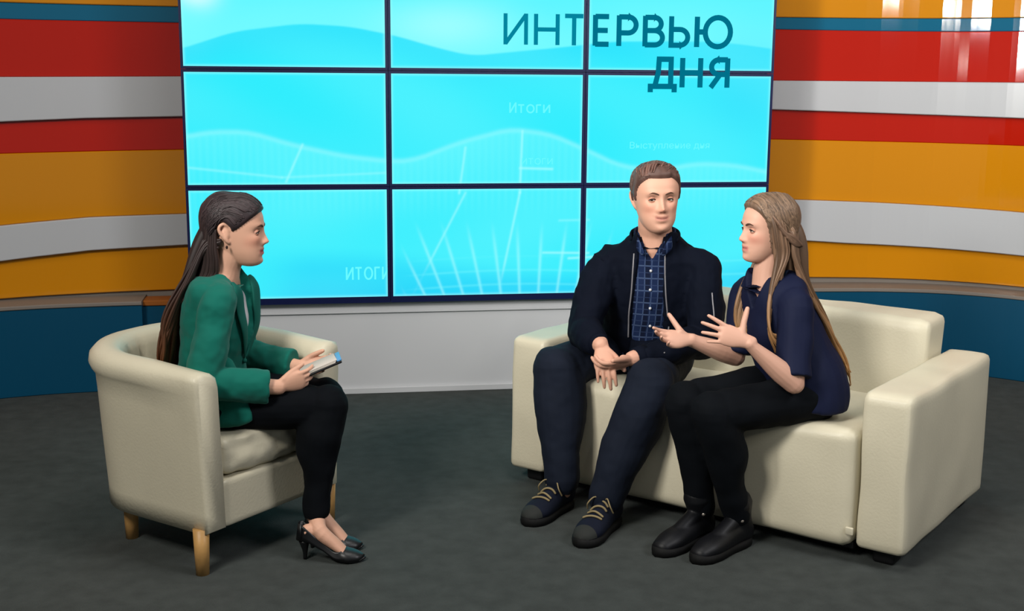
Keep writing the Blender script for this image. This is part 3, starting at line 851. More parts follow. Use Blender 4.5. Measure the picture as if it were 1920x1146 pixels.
def hand(bm, W, f, n, thumb_side, curl=(.2, .2, .2, .2), curl2=None, spread=.06, s=1.0, thumb=(.7, .35, -.25), thumb_bend=.2, fan=(1, .35, -.35, -1), pw=1.0):
    """palm, four fingers of different length and a thumb leaving the side of the palm.
    f wrist->knuckles, n back of the hand, thumb_side unit vector towards the thumb"""
    f = V(f).normalized(); n = V(n); n = (n - f * n.dot(f)).normalized(); t = V(thumb_side); t = (t - f * t.dot(f) - n * t.dot(n)).normalized()
    W = V(W)
    L = .090 * s
    tube(bm, [W - f * .02 * s, W + f * .012 * s, W + f * .045 * s, W + f * .075 * s, W + f * .088 * s],
         [(.024 * s, .018 * s), (.027 * s, .017 * s), (.036 * s * pw, .0155 * s), (.038 * s * pw, .013 * s), (.035 * s * pw, .011 * s)], up=n, seg=18, sub=3)
    # ball of the thumb
    tube(bm, [W + f * .012 * s + t * .014 * s, W + f * .038 * s + t * .026 * s - n * .006 * s], [.014 * s, .013 * s], up=n, seg=12, sub=2)
    lens = (.070, .078, .072, .056); offs = (.0275, .0095, -.0090, -.0265); bf = (.084, .088, .084, .076); rr = (.0088, .0090, .0086, .0076)
    curl2 = curl2 or curl
    for i in range(4):
        a = spread * fan[i] * 2
        d = (f * math.cos(a) + t * math.sin(a)).normalized()
        p = W + f * bf[i] * s + t * offs[i] * s * pw
        pts = [p - d * .02 * s, p]; rad = [rr[i] * s, rr[i] * s]
        ang = 0
        for j, (fr, c) in enumerate(((.44, curl[i]), (.31, curl2[i] * 1.3), (.25, curl2[i] * .8))):
            ang += c
            dd = d * math.cos(ang) - n * math.sin(ang)
            p = p + dd * lens[i] * s * fr; pts.append(p); rad.append(rr[i] * s * (1 - .10 * (j + 1)))
        tube(bm, pts, rad, up=n if ang < 1.2 else t, seg=12, sub=3)
    ta, tb, tn = thumb
    d1 = (t * ta + f * tb + n * tn).normalized()
    d2 = (d1 + (f - t * .5) * thumb_bend).normalized()
    b0 = W + f * .022 * s + t * .020 * s
    p1 = b0 + d1 * .036 * s; p2 = p1 + d2 * .032 * s; p3 = p2 + d2 * .022 * s
    tube(bm, [b0, p1, p2, p3], [.0135 * s, .0110 * s, .0100 * s, .0080 * s], up=n, seg=12, sub=3)


def comb(cap, HM, paths, base, radii=(.0035, .005, .005, .0035), tints=(.55, 1.55), seed=1, lift=.0006, flat=.0016):
    """thin locks laid over the scalp: each path is a list of head-local directions, cast onto the cap"""
    bv = bvh(cap); R = random.Random(seed); out = []
    c = HM @ V((0, -.008, .005))
    for path in paths:
        D = catmull([tuple(V(d).normalized()) for d in path], 4); pts = []
        for d in D:
            wd = (HM.to_3x3() @ V(d)).normalized()
            hit = bv.ray_cast(c + wd * .4, -wd)[0]
            if hit is not None: pts.append(hit + wd * lift)
        if len(pts) < 4: continue
        n = len(pts); rr = [(float(np.interp(i / (n - 1), np.linspace(0, 1, len(radii)), radii)), flat) for i in range(n)]
        out.append((pts, rr, R.uniform(*tints)))
    bm = bmesh.new(); tt = []
    for pts, rr, t in out:
        n0 = len(bm.verts)
        tube(bm, pts, rr, up=(HM.to_3x3() @ V((0, .02, 1))).normalized() if False else (pts[len(pts) // 2] - c).normalized(), seg=6, sub=1)
        tt += [t] * (len(bm.verts) - n0)
    bmesh.ops.recalc_face_normals(bm, faces=bm.faces)
    me = bpy.data.meshes.new('hair_locks'); bm.to_mesh(me); bm.free()
    setcol(me, np.array(s2l(base)) * np.array(tt)[:, None]); return me

# ------------------------------------------------------------------ person 1: interviewer in the green blazer
def frame(f):
    f = V(f).normalized(); r = V((f.y, -f.x, 0)).normalized(); return f, r
def to_mesh_list(): pass

def sneaker(name, heel, toe, parent, m_up, m_sole, kind='sneaker', width=.048, side=1):
    """shoe from heel to toe on the floor"""
    h = V((heel[0], heel[1], 0)); t = V((toe[0], toe[1], 0)); L = (t - h).length; f = (t - h).normalized(); s = V((f.y, -f.x, 0))
    def P(a, z, b=0): return h + f * (a * L) + V((0, 0, z)) + s * b
    out = []
    W_ = width
    if kind == 'pump':
        sp = [(-.0, .072, .024), (.12, .066, .026), (.35, .040, .026), (.55, .014, .036), (.75, .006, .040), (.92, .008, .028), (1.0, .012, .010)]
        bm = bmesh.new()
        tube(bm, [P(a, z) for a, z, w_ in sp], [(w_, .005) for a, z, w_ in sp], up=(0, 0, 1), seg=20, sub=5); 
        me = blob(bm, .003, 3); o = link('sole', me, m_sole, parent)
        # upper: open vamp, sides and heel cup
        bm = bmesh.new()
        n = 30; rows = []
        for i in range(n + 1):
            a = i / n
            z0 = np.interp(a, [q[0] for q in sp], [q[1] for q in sp]); wd = np.interp(a, [0, .12, .35, .55, .75, .92, 1.0], [.022, .028, .028, .037, .041, .028, .006])
            ht = np.interp(a, [0, .1, .3, .5, .62, .7, .8, .9, 1.0], [.050, .040, .024, .020, .028, .036, .032, .024, .010])
            closed = sm(np.array(a), .60, .68)
            row = []
            for k in range(17):
                ph = math.pi * k / 16       # from one side over the top to the other
                if closed > .5:
                    row.append(P(a, z0 + ht * math.sin(ph) ** .7, wd * math.cos(ph)))
                else:
                    u_ = abs(k - 8) / 8
                    c_ = math.copysign(1, 8 - k) if k != 8 else 0
                    # two side walls that stop at the topline
                    lift = min(1, (1 - u_) * 2.2)
                    inward = lift * .22 * wd
                    row.append(P(a, z0 + ht * lift, c_ * (wd - inward)) if k != 8 else None)
            rows.append(row)
        V_ = [[bm.verts.new(p) if p is not None else None for p in r_] for r_ in rows]
        for i in range(n):
            for k in range(16):
                q = (V_[i][k], V_[i][k + 1], V_[i + 1][k + 1], V_[i + 1][k])
                a = (i + .5) / n
                if any(v is None for v in q): continue
                if a < .62 and 4 <= k <= 11: continue
                bm.faces.new(q)
        # heel cup
        cup = []
        for k in range(13):
            ph = math.pi / 2 + math.pi * k / 12
            cc, ss = math.cos(ph), math.sin(ph)
            cup.append((bm.verts.new(P(0, .070) + f * (cc * .022) + s * (ss * .022)), bm.verts.new(P(0, .126) + f * (cc * .014) + s * (ss * .018))))
        for a_, b_ in zip(cup[:-1], cup[1:]): bm.faces.new((a_[0], b_[0], b_[1], a_[1]))
        loose = [v for v in bm.verts if not v.link_faces]; bmesh.ops.delete(bm, geom=loose, context='VERTS')
        bmesh.ops.recalc_face_normals(bm, faces=bm.faces)
        sol = bmesh.ops.solidify(bm, geom=bm.faces[:], thickness=.003)
        from_bm('upper', bm, m_up, o)
        bm = bmesh.new(); tube(bm, [P(.02, .066), P(.035, .03), P(.03, .002)], [(.018, .018), (.008, .009), (.0055, .006)], up=f, seg=12, sub=4, cap='flat'); from_bm('stiletto_heel', bm, m_up, o)
        return o
    high = kind == 'boot'
    bm = bmesh.new()
    z_ = .030 if high else .034
    tube(bm, [P(.09, z_ + .02), P(.3, z_ + .02), P(.55, z_ + .012), (P(.75, z_ + .006)), P(.90, z_ - .002)],
         [(W_ * .74, .044), (W_ * .76, .046), (W_ * .92, .040), (W_ * 1.0, .034), (W_ * .78, .027)], up=(0, 0, 1), seg=20, sub=4)
    tube(bm, [P(.14, .05), P(.20 if high else .16, .10), P(.25 if high else .17, .125 if not high else .155)], [(W_ * .78, W_ * 1.05), (W_ * .84, W_ * 1.0), (W_ * (1.12 if high else .84), W_ * 1.18)], up=f, seg=18, sub=3)
    tube(bm, [P(.20, .11), P(.42, .080), P(.62, .055)], [(W_ * .6, .03), (W_ * .6, .028), (W_ * .6, .025)], up=(0, 0, 1), seg=16, sub=3)
    me = blob(bm, .0038, 6); co = getco(me); co[:, 2] = np.maximum(co[:, 2], .016); setco(me, co)
    up_ = link('upper', me, m_up, parent)
    bm = bmesh.new(); pts = []
    def outline(a): return W_ * float(np.interp(a, [0, .06, .2, .45, .7, .85, .95, 1.0], [.1, .62, .82, .82, 1.04, .98, .66, .05]))
    n = 26; lo = []; hi = []
    loop = [(i / n, outline(i / n)) for i in range(n + 1)] + [(1 - i / n, -outline(1 - i / n)) for i in range(1, n)]
    for z0, z1, gr in ((0.0, .022, 0), ):
        vb = [bm.verts.new(P(a * 1.02 - .01, z0, b * .97)) for a, b in loop]
        vm = [bm.verts.new(P(a * 1.03 - .015, .012, b * 1.04)) for a, b in loop]
        vt = [bm.verts.new(P(a * 1.02 - .01, .026 + (.008 * max(0, a - .85) / .15), b)) for a, b in loop]
        m_ = len(loop)
        for A, B in ((vb, vm), (vm, vt)):
            for k in range(m_): bm.faces.new((A[k], A[(k + 1) % m_], B[(k + 1) % m_], B[k]))
        bm.faces.new(vb[::-1]); bm.faces.new(vt)
    from_bm('sole', bm, m_sole, up_)
    if kind == 'sneaker':
        # rubber toe cap
        bv = bvh(me)
        bm = bmesh.new(); rows = []
        for i in range(9):
            a = .78 + .26 * i / 8; row = []
            for k in range(17):
                ph = math.pi * k / 16
                o_ = P(.72, .02); d_ = (f * math.sin((i / 8) * 1.56) + (s * math.cos(ph) + V((0, 0, 1)) * math.sin(ph) * .9) * math.cos((i / 8) * 1.56)).normalized()
                hit = bv.ray_cast(o_ + V((0, 0, .012)), d_)[0]
                hit = (hit if hit is not None else o_ + d_ * .04) + d_ * .0028
                row.append(bm.verts.new(hit))
            rows.append(row)
        for A, B in zip(rows[4:-1], rows[5:]):
            for k in range(16): bm.faces.new((A[k], A[k + 1], B[k + 1], B[k]))
        bmesh.ops.delete(bm, geom=[v for v in bm.verts if not v.link_faces], context='VERTS')
        from_bm('toe_cap', bm, M['rubber'], up_)
        # laces
        for i in range(5):
            a = .66 - .085 * i
            bm = bmesh.new(); pts = []
            for k in range(9):
                b = W_ * (.62 - .04 * i) * (1 - 2 * k / 8)
                p = P(a + .030 * ((k / 8) if i % 2 else (1 - k / 8)), .3, b)
                hit = bv.ray_cast(p, V((0, 0, -1)))[0]
                pts.append((hit if hit is not None else P(a, .07, b)) + V((0, 0, .004)) + f * .002)
            tube(bm, pts, [.0040] * 9, seg=6, sub=2); from_bm('lace', bm, M['laces'], up_)
        bm = bmesh.new(); tube(bm, [P(.30, .112), P(.34, .135, .006), P(.31, .165, .010)], [(.006, .002)] * 3, up=f, seg=8, sub=3); from_bm('pull_tab', bm, M['laces'], up_)
        for sg in (-1, 1):
            bm = bmesh.new(); tube(bm, [P(.38, .098), P(.44, .125, sg * .022), P(.50, .105, sg * .042), P(.46, .08, sg * .048)], [.0026] * 4, seg=6, sub=5); from_bm('lace', bm, M['laces'], up_)
    if kind == 'boot':
        bm = bmesh.new(); ball(bm, P(.30, .105, side * W_ * .74), (.007, .007, .007), 10); from_bm('buckle', bm, M['metal'], up_)
    return up_

def push_in(me, fn):
    """move vertices inwards along their normal by fn(co)"""
    co = getco(me); no = getno(me); setco(me, co - no * fn(co)[:, None])
def seam_tube(name, bm_pts, r, m, parent, flat=None):
    bm = bmesh.new(); tube(bm, bm_pts, [r] * len(bm_pts) if flat is None else [flat] * len(bm_pts), seg=8, sub=3); return from_bm(name, bm, m, parent)
def trousers(bm, hips, knees, ankles, rh, rk, ra, up=(0, 0, 1), calf=1.0, pelvis=None):
    for h, k, a in zip(hips, knees, ankles):
        h, k, a = V(h), V(k), V(a)
        m1 = h.lerp(k, .5)
        tube(bm, [h, m1, k.lerp(h, .12)], [rh, (rh + rk) / 2 * 1.0, rk], up=(0, 0, 1), seg=20, sub=5)
        m2 = k.lerp(a, .35)
        sh = (k - h).normalized() * -.012 * calf
        tube(bm, [k, m2 + sh, k.lerp(a, .7), a], [rk * .98, (rk * .80 + ra * .35) * calf, (ra * 1.12), ra], up=(1, 0, 0), seg=20, sub=5)
        ball(bm, k, rk * 1.0, 18)

def person1():
    P0 = (.29, -1.90, .43)
    root = thing('person', P0, 'woman with long dark hair in a green blazer, seated in the tub armchair holding notes', 'person')
    f, r = frame((.93, -.36, 0))
    pel = V((.26, -1.88, .505)); RH = V((.245, -1.955, .482)); LH = V((.305, -1.80, .482))
    RK = V((.632, -2.03, .490)); LK = V((.628, -1.905, .482)); RA = V((.590, -2.075, .145)); LA = V((.592, -1.985, .145))
    waist = V((.265, -1.885, .62)); chest = V((.285, -1.89, .76)); sh = V((.300, -1.885, .865)); neck = V((.315, -1.885, .915))
    RS = V((.300, -2.030, .845)); LS = V((.330, -1.745, .845))
    RE = V((.248, -2.085, .588)); RW = V((.476, -2.062, .566)); LE = V((.340, -1.690, .595)); LW = V((.545, -1.84, .578))
    HM = head_matrix((.352, -1.895, 1.052), (.990, -.13, -.02), s=.97)
    bm = bmesh.new()
    # one continuous body under the clothes
    add_head(bm, HM, 'f')
    tube(bm, [neck + V((-.008, 0, -.03)), neck + V((.004, 0, .02)), HM @ V((0, -.018, -.075)), HM @ V((0, -.012, -.03))], [(.056, .050), (.050, .046), (.048, .048), (.05, .05)], up=f, seg=22, sub=4)
    tube(bm, [pel, waist, chest, sh, neck], [(.12, .075), (.095, .065), (.105, .075), (.11, .055), (.052, .045)], up=f, seg=22, sub=4)
    for S_, E_, W_ in ((RS, RE, RW), (LS, LE, LW)):
        tube(bm, [S_.lerp(sh, .35), S_, S_.lerp(E_, .5), E_], [.036, .036, .034, .032], up=(1, 0, .2), seg=14, sub=4)
        tube(bm, [E_, E_.lerp(W_, .35), W_.lerp(E_, .1), W_ + (W_ - E_).normalized() * .01], [.033, .033, (.023, .026), (.021, .025)], up=(0, 0, 1), seg=14, sub=4)
    for H_, K_, A_ in ((RH, RK, RA), (LH, LK, LA)):
        tube(bm, [H_, H_.lerp(K_, .5), K_, ], [.06, .05, .038], seg=16, sub=4)
        tube(bm, [K_, K_.lerp(A_, .35), A_.lerp(K_, .12), A_ + V((0, 0, -.02)), ], [.036, .034, .026, .027], up=(1, 0, 0), seg=16, sub=4)
    # feet in pumps: heel raised
    feet = [((.548, -2.118), (.745, -2.158)), ((.572, -2.020), (.742, -2.055))]
    for (h_, t_), A_ in zip(feet, (RA, LA)):
        h_, t_ = V((*h_, 0)), V((*t_, 0)); ff = (t_ - h_)
        tube(bm, [A_ + V((.004, 0, -.02)), h_ + ff * .28 + V((0, 0, .098)), h_ + ff * .52 + V((0, 0, .055)), h_ + ff * .70 + V((0, 0, .026))], [(.028, .028), (.026, .026), (.028, .020), (.026, .012)], up=(0, 0, 1), seg=16, sub=4)
        ball(bm, h_ + ff * .09 + V((0, 0, .095)), (.026, .023, .026), 14)
    # hands: right one supports the papers from below and the side, left one beyond
    hand(bm, RW + V((.008, .002, .003)), (.95, .14, .20), (-.12, -.95, -.20), (-.15, -.12, .97), curl=(.25, .30, .35, .4), curl2=(.35, .4, .45, .5), spread=.02, s=.86, thumb=(.45, .85, -.25), thumb_bend=.25)
    hand(bm, LW + V((.0, -.002, .004)), (.88, -.25, .08), (.05, .85, -.45), (.0, .25, .95), curl=(.25, .3, .35, .4), curl2=(.4, .45, .5, .5), spread=.02, s=.86, thumb=(.45, .85, -.3), thumb_bend=.25)
    me = blob(bm, .0030, 3, .4)
    skin_colors(me, HM, (214, 164, 138), lip=(186, 96, 100), cheeks=.45)
    body = link('body', me, M['skin'], root)
    eyes(HM, body, gaze=(0, 1, 0))
    # ear ring
    bm = bmesh.new(); ball(bm, HM @ V((.076, -.014, -.046)), (.004, .004, .006), 10); from_bm('earring', bm, M['brow_dark'], body)
    # hair
    line = ([-.11, -.062, -.050, -.040, -.020, -.006, .005, .02, .04, .06, .08, .09, .10], [-.10, -.095, -.03, .030, .034, .022, .004, .014, .030, .046, .062, .072, .076])
    cap = hair_cap(HM, line, .013, .010, (46, 36, 38), seed=3, back_t=.022)
    hr = link('hair', cap, M['darkhair'], root)
    R = random.Random(5); paths = []
    for i in range(170):
        s_ = -1 if i % 2 else 1; q = R.random(); j = lambda k: R.uniform(-k, k)
        y0 = .090 - .072 * q; x0 = s_ * (.004 + .066 * q ** .6); z0 = float(np.interp(y0, *line)) + .006 + R.uniform(0, .035) * (1 - .6 * q)
        paths.append([(x0, y0, z0), (x0 * 1.05 + s_ * .012, y0 * .45 - .02, z0 * .8 + .040 + j(.008)), (s_ * (.055 + j(.02)), -.055, .040 - .03 * q + j(.02)), (s_ * (.030 + R.uniform(0, .03)), -.085, -.035 + j(.02))])
    link('hair_locks', comb(cap, HM, paths, (48, 38, 39), seed=4), M['darkhair'], hr)
    specs = []
    def Hh(x, y, z): return HM @ V((x, y, z))
    core = [(Hh(0, -.07, .03), Hh(0, -.105, -.05), V((.215, -1.885, .90)), V((.165, -1.885, .78)), V((.140, -1.89, .66)), V((.128, -1.895, .52)))]
    bmc = core[0]
    specs.append((list(bmc), [(.050, .028), (.062, .030), (.075, .022), (.072, .018), (.064, .016), (.045, .010)], .75, f))
    for i in range(110):
        a = R.uniform(-1, 1)
        st = R.uniform(0, 1)
        x0 = a * .074; z0 = .075 - .09 * abs(a) - .06 * st; y0 = -.03 - .055 * (1 - abs(a)) - .02 * st
        p0 = Hh(x0 * .95, y0, z0)
        p1 = Hh(a * .070, -.085 - .022 * (1 - a * a), -.045 + R.uniform(-.02, .02))
        lat = -r * a * 1.0
        w1, w2, w3 = R.uniform(-.012, .012), R.uniform(-.014, .014), R.uniform(-.02, .02)
        q = [V((.225, -1.887, .90)) + lat * (-.080 ) + f * (-.014 * (1 - a * a) + R.uniform(-.012, .016)),
             V((.168, -1.888, .78)) + lat * (-.085) + f * (R.uniform(-.018, .014)) + r * w1,
             V((.140, -1.892, .66)) + lat * (-.080) + f * (R.uniform(-.016, .012)) + r * w2,
             V((.126, -1.895, .52 + R.uniform(-.035, .05))) + lat * (-.065) + f * (R.uniform(-.012, .012)) + r * w3]
        rr_ = R.uniform(.006, .011)
        specs.append(([p0, p1] + q, [(rr_ * .8, .004), (rr_ * 1.1, .005), (rr_ * 1.2, .005), (rr_ * 1.1, .005), (rr_, .004), (rr_ * .3, .0015)], R.uniform(.6, 1.45), f))
    for s_ in (-1, 1):      # shorter mass behind the ears down to the collar
        for i in range(34):
            q = R.random(); k = R.uniform(.006, .010)
            specs.append(([Hh(s_ * .070, -.048 - .03 * q, .01 + .03 * q), Hh(s_ * (.070 - .01 * q), -.050 - .045 * q, -.05), Hh(s_ * (.066 - .012 * q), -.046 - .055 * q, -.105),
                           Hh(s_ * .060, -.060 - .065 * q, -.150 - .02 * q), V((.205 - .02 * q, -1.887, .83)) + r * (s_ * .072)],
                          [(k, .004), (k * 1.2, .006), (k * 1.2, .006), (k * 1.1, .005), (k * .8, .004)], R.uniform(.6, 1.3), f))
    me = strands(specs, (50, 38, 36), (108, 62, 28)); link('long_hair', me, M['darkhair'], hr)
    # trousers
    bm = bmesh.new()
    trousers(bm, (RH, LH), (RK, LK), (RA, LA), .084, .072, .043, calf=1.0)
    tube(bm, [pel + V((0, 0, .10)), pel + V((0, 0, .03)), pel + V((-.01, 0, -.02))], [(.135, .095), (.150, .11), (.145, .10)], up=f, seg=22, sub=3)
    me = blob(bm, .005, 6); co = getco(me)
    co[:, 2] = np.where(co[:, 2] < .13, .13, co[:, 2]); setco(me, co)
    wrinkle(me, .006, 11, seed=2)
    link('trousers', me, M['blacktrouser'], root)
    # blouse
    bm = bmesh.new(); tube(bm, [waist, chest, sh + V((.004, 0, -.020)), sh + V((.010, 0, .004))], [(.112, .086), (.126, .098), (.10, .070), (.070, .052)], up=f, seg=22, sub=4, cap='flat')
    me = blob(bm, .005, 4); link('blouse', me, M['blouse'], root)
    # blazer
    bm = bmesh.new()
    tube(bm, [pel + V((.0, 0, -.055)), pel + V((0, 0, .0)), pel + V((0, 0, .06)), waist + V((0, 0, .02)), chest, sh + V((0, 0, .004)), neck + V((-.008, 0, -.004)), neck + V((-.010, 0, .012))],
         [(.178, .135), (.170, .130), (.148, .112), (.134, .104), (.146, .116), (.160, .090), (.092, .074), (.070, .060)], up=f, seg=26, sub=5, cap='flat')
    # flared tails over the near thigh
    tube(bm, [waist + f * .05 + r * .10, pel + f * .09 + r * .115 + V((0, 0, .02)), pel + f * .10 + r * .125 + V((0, 0, -.055))], [(.03, .07), (.03, .085), (.022, .095)], up=f, seg=18, sub=4)
    for S_, E_, W_, cz in ((RS, RE, RW, 1), (LS, LE, LW, 1)):
        tube(bm, [S_.lerp(sh, .45) + V((0, 0, .004)), S_ + V((0, 0, -.006)), S_.lerp(E_, .3), S_.lerp(E_, .65), E_ + V((-.004, 0, 0)), E_], [.054, .054, .056, .055, .054, .052], up=(1, 0, .2), seg=18, sub=4)
        tube(bm, [E_, E_.lerp(W_, .35), E_.lerp(W_, .7), E_.lerp(W_, .90)], [(.050, .054), (.046, .054), (.044, .056), (.043, .060)], up=(0, 0, 1), seg=18, sub=4, cap='flat')
    me = blob(bm, .0045, 12, .6)
    wrinkle(me, .010, 7, (1, 1, .8), seed=7); wrinkle(me, .004, 22, seed=1)
    # open front: a V down to the button, and the neckline
    def vneck(co):
        d = co - np.array(sh); lx = d @ np.array(r); lf = d @ np.array(f)
        wd = np.interp(co[:, 2], [.60, .64, .74, .87, .93, 1.0], [-.01, .0, .040, .056, .062, .10])
        k = sm(wd - np.abs(lx), -.003, .005) * (lf > .0) * (co[:, 2] > .60)
        return .034 * k * (1 + .9 * sm(co[:, 2], .87, .92))
    push_in(me, vneck); vsmooth(me, 1)
    jk = link('blazer', me, M['blazer'], root)
    bv = bvh(me)
    for s_ in (-1, 1):
        # lapel: flat folded strip along the opening
        pts = []
        for z, wd in ((.890, .064), (.875, .066), (.85, .064), (.80, .054), (.74, .046), (.68, .026), (.635, .008)):
            c = sh + r * (wd * s_) * 1.22; c.z = z
            pts.append(surf(bv, c, f, .004, .4))
        bm = bmesh.new(); tube(bm, pts, [(.012, .005), (.022, .006), (.030, .006), (.028, .006), (.021, .006), (.014, .005), (.004, .003)], up=f, seg=10, sub=5)
        from_bm('lapel', bm, M['lapel'], jk)
    bm = bmesh.new()
    ring_ = []
    for i in range(15):
        a = math.radians(-92 + 184 * i / 14); d = (-f) * math.cos(a) + r * math.sin(a)
        ring_.append(neck + d * (.060 + .004 * math.cos(a)) + V((-.004, 0, .012 * math.cos(a) - .004)))
    tube(bm, ring_, [(.006, .020)] * 15, up=(0, 0, 1), seg=10, sub=3); from_bm('collar', bm, M['lapel'], jk)
    bm = bmesh.new(); p = sh.copy(); p.z = .625; ball(bm, surf(bv, p + r * .01, f, .004, .4), (.009, .009, .009), 12); from_bm('button', bm, M['lapel'], jk)
    # white shirt cuff edge on the far wrist
    sneaker('pump', *feet[0], root, M['blackshoe'], M['blackshoe'], 'pump')
    sneaker('pump', *feet[1], root, M['blackshoe'], M['blackshoe'], 'pump')
    return root
person1()
# papers on a tablet, held in both hands
def tablet():
    c = V((.600, -1.985, .606)); a = V((.925, .06, .36)).normalized(); b = V((.10, .96, .04)); b = (b - a * b.dot(a)).normalized(); n = a.cross(b)
    Mx = Matrix(((a.x, b.x, n.x, c.x), (a.y, b.y, n.y, c.y), (a.z, b.z, n.z, c.z), (0, 0, 0, 1)))
    root = thing('tablet', c, 'dark tablet with paper notes, held by the woman in green', 'tablet')
    bm = bmesh.new(); rbox(bm, (-.085, -.06, -.005), (.088, .06, .003), .003, 2); place(bm, Mx, 'case', M['blackplastic'], root)
    bm = bmesh.new(); rbox(bm, (.074, -.058, .003), (.090, .058, .010), .002, 2); place(bm, Mx, 'cover_edge', M['tabletblue'], root)
    for i in range(3):
        bm = bmesh.new(); rbox(bm, (-.083 + .003 * i, -.058, .0032 + .003 * i), (.070 + .002 * i, .057, .0056 + .003 * i), .0006, 1)
        Mr = Mx @ Matrix.Rotation(.03 * (i - 1), 4, 'Z'); place(bm, Mr, 'sheet', M['paper'], root)
tablet()

# ------------------------------------------------------------------ person 2: man in the navy bomber jacket
def person2():
    root = thing('person', (1.86, -1.45, .44), 'man in navy bomber jacket and plaid shirt, seated at the left of the sofa', 'person')
    f, r = frame((-.34, -.94, 0))
    pel = V((1.865, -1.44, .515)); RH = V((1.78, -1.39, .505)); LH = V((1.945, -1.50, .505))
    RK = V((1.465, -1.665, .505)); LK = V((1.755, -1.905, .495)); RA = V((1.475, -1.775, .115)); LA = V((1.600, -1.965, .115))
    waist = V((1.862, -1.50, .64)); chest = V((1.855, -1.555, .78)); sh = V((1.848, -1.585, .900)); neck = V((1.842, -1.61, .985))
    RS = V((1.675, -1.535, .870)); LS = V((2.010, -1.655, .865))
    RE = V((1.570, -1.635, .635)); RW = V((1.596, -1.815, .622)); LE = V((2.010, -1.745, .610)); LW = V((1.700, -1.870, .582))
    HM = head_matrix((1.830, -1.650, 1.122), (-.03, -1.0, .05), (-.02, .05, 1), s=1.03)
    bm = bmesh.new(); add_head(bm, HM, 'm', smile=8)
    tube(bm, [neck + V((0, .01, -.05)), neck + V((0, .0, .01)), HM @ V((0, -.020, -.075)), HM @ V((0, -.012, -.03))], [(.070, .062), (.063, .058), (.060, .058), (.055, .055)], up=f, seg=22, sub=4)
    tube(bm, [pel, waist, chest, sh, neck], [(.14, .10), (.13, .095), (.14, .095), (.12, .06), (.062, .055)], up=f, seg=22, sub=4)
    for S_, E_, W_ in ((RS, RE, RW), (LS, LE, LW)):
        tube(bm, [S_.lerp(sh, .3) + V((0, 0, -.02)), S_ + V((0, 0, -.012)), S_.lerp(E_, .5), E_], [.036, .042, .042, .038], up=(1, 0, .2), seg=14, sub=4)
        tube(bm, [E_, E_.lerp(W_, .35), W_.lerp(E_, .1), W_], [.038, .038, .030, .028], up=(0, 0, 1), seg=14, sub=4)
    for H_, K_, A_ in ((RH, RK, RA), (LH, LK, LA)):
        tube(bm, [H_, H_.lerp(K_, .5), K_], [.075, .066, .055], seg=16, sub=4)
        tube(bm, [K_, K_.lerp(A_, .35), A_.lerp(K_, .1), A_ + V((0, 0, -.04))], [.052, .05, .036, .034], up=(1, 0, 0), seg=16, sub=4)
    # clasped hands between the knees: right hand on top, fingers over the left
    hand(bm, RW + V((.004, -.006, -.004)), (.0, -.66, -.75), (-.20, -.72, .62), (.95, -.10, .20), curl=(.22, .28, .26, .20), curl2=(.30, .30, .28, .22), spread=.035, s=1.0, thumb=(.62, .62, -.28), thumb_bend=.35)
    hand(bm, LW + V((-.004, -.004, -.004)), (-.92, -.18, -.22), (.25, -.62, -.72), (-.12, -.66, .74), curl=(.30, .35, .4, .45), curl2=(.5, .5, .55, .6), spread=.03, s=.98, thumb=(.50, .65, .1), thumb_bend=.1)
    me = blob(bm, .0031, 3, .4)
    skin_colors(me, HM, (204, 154, 130), lip=(178, 112, 98), cheeks=.35, stub=.15, smile=8, lipk=.7)
    body = link('body', me, M['skin'], root)
    eyes(HM, body, gaze=(.35, .95, -.05), iris=(70, 52, 40))
    line = ([-.11, -.08, -.05, -.025, -.008, .004, .012, .022, .035, .050, .062, .072, .082, .10], [-.062, -.060, -.050, -.020, .020, .010, -.006, -.004, .028, .052, .064, .076, .074, .076])
    cap = hair_cap(HM, line, .016, .006, (84, 60, 52), seed=9, back_t=.008, widen=1.09)
    hr = link('hair', cap, M['darkhair'], root)
    R = random.Random(3); paths = []
    for i in range(150):
        u_ = R.uniform(-1, 1); y0 = R.uniform(-.09, .05); j = lambda k: R.uniform(-k, k)
        x0 = u_ * .06; z0 = .11 - .04 * abs(u_) - (.04 if y0 < -.05 else 0)
        paths.append([(x0, y0, z0), (x0 + .006 + j(.004), y0 + .012, z0 - .001), (x0 + .013, y0 + .026, z0 - .003)])
    for i in range(60):
        s_ = -1 if i % 2 else 1; y0 = R.uniform(-.09, .025); z0 = R.uniform(.02, .06)
        paths.append([(s_ * .07, y0, z0 + .02), (s_ * .072, y0 - .003, z0 + .01), (s_ * .072, y0 - .005, z0)])
    link('hair_locks', comb(cap, HM, paths, (94, 68, 58), radii=(.002, .004, .0035, .001), seed=2), M['darkhair'], hr)
    specs = []
    for i in range(46):   # short fringe combed across
        u_ = R.uniform(-1, 1); y0 = R.uniform(.0, .055)
        x0 = u_ * .048
        z0 = float(np.interp(abs(x0), [0, .03, .055, .07], [.122, .116, .098, .078]))
        p0 = HM @ V((x0, y0, z0 + .002)); yf = .078 - .35 * abs(x0)
        p1 = HM @ V((x0 + .018, (y0 + yf) / 2, z0 + .002)); p2 = HM @ V((min(.062, x0 + .030), yf + .004, .096 - .010 * (u_ > .2) - abs(x0) * .12))
        specs.append(([p0, p1, p2], [(.005, .002), (.0055, .002), (.002, .001)], R.uniform(.75, 1.4), V((0, 0, 1))))
    me = strands(specs, (96, 66, 56)); link('fringe', me, M['darkhair'], hr)
    # trousers
    bm = bmesh.new()
    trousers(bm, (RH, LH), (RK, LK), (RA + V((0, 0, -.005)), LA + V((0, 0, -.005))), .098, .088, .068, calf=1.0)
    tube(bm, [pel + V((0, 0, .08)), pel, pel + V((-.01, -.02, -.03))], [(.155, .115), (.165, .125), (.15, .11)], up=f, seg=22, sub=3)
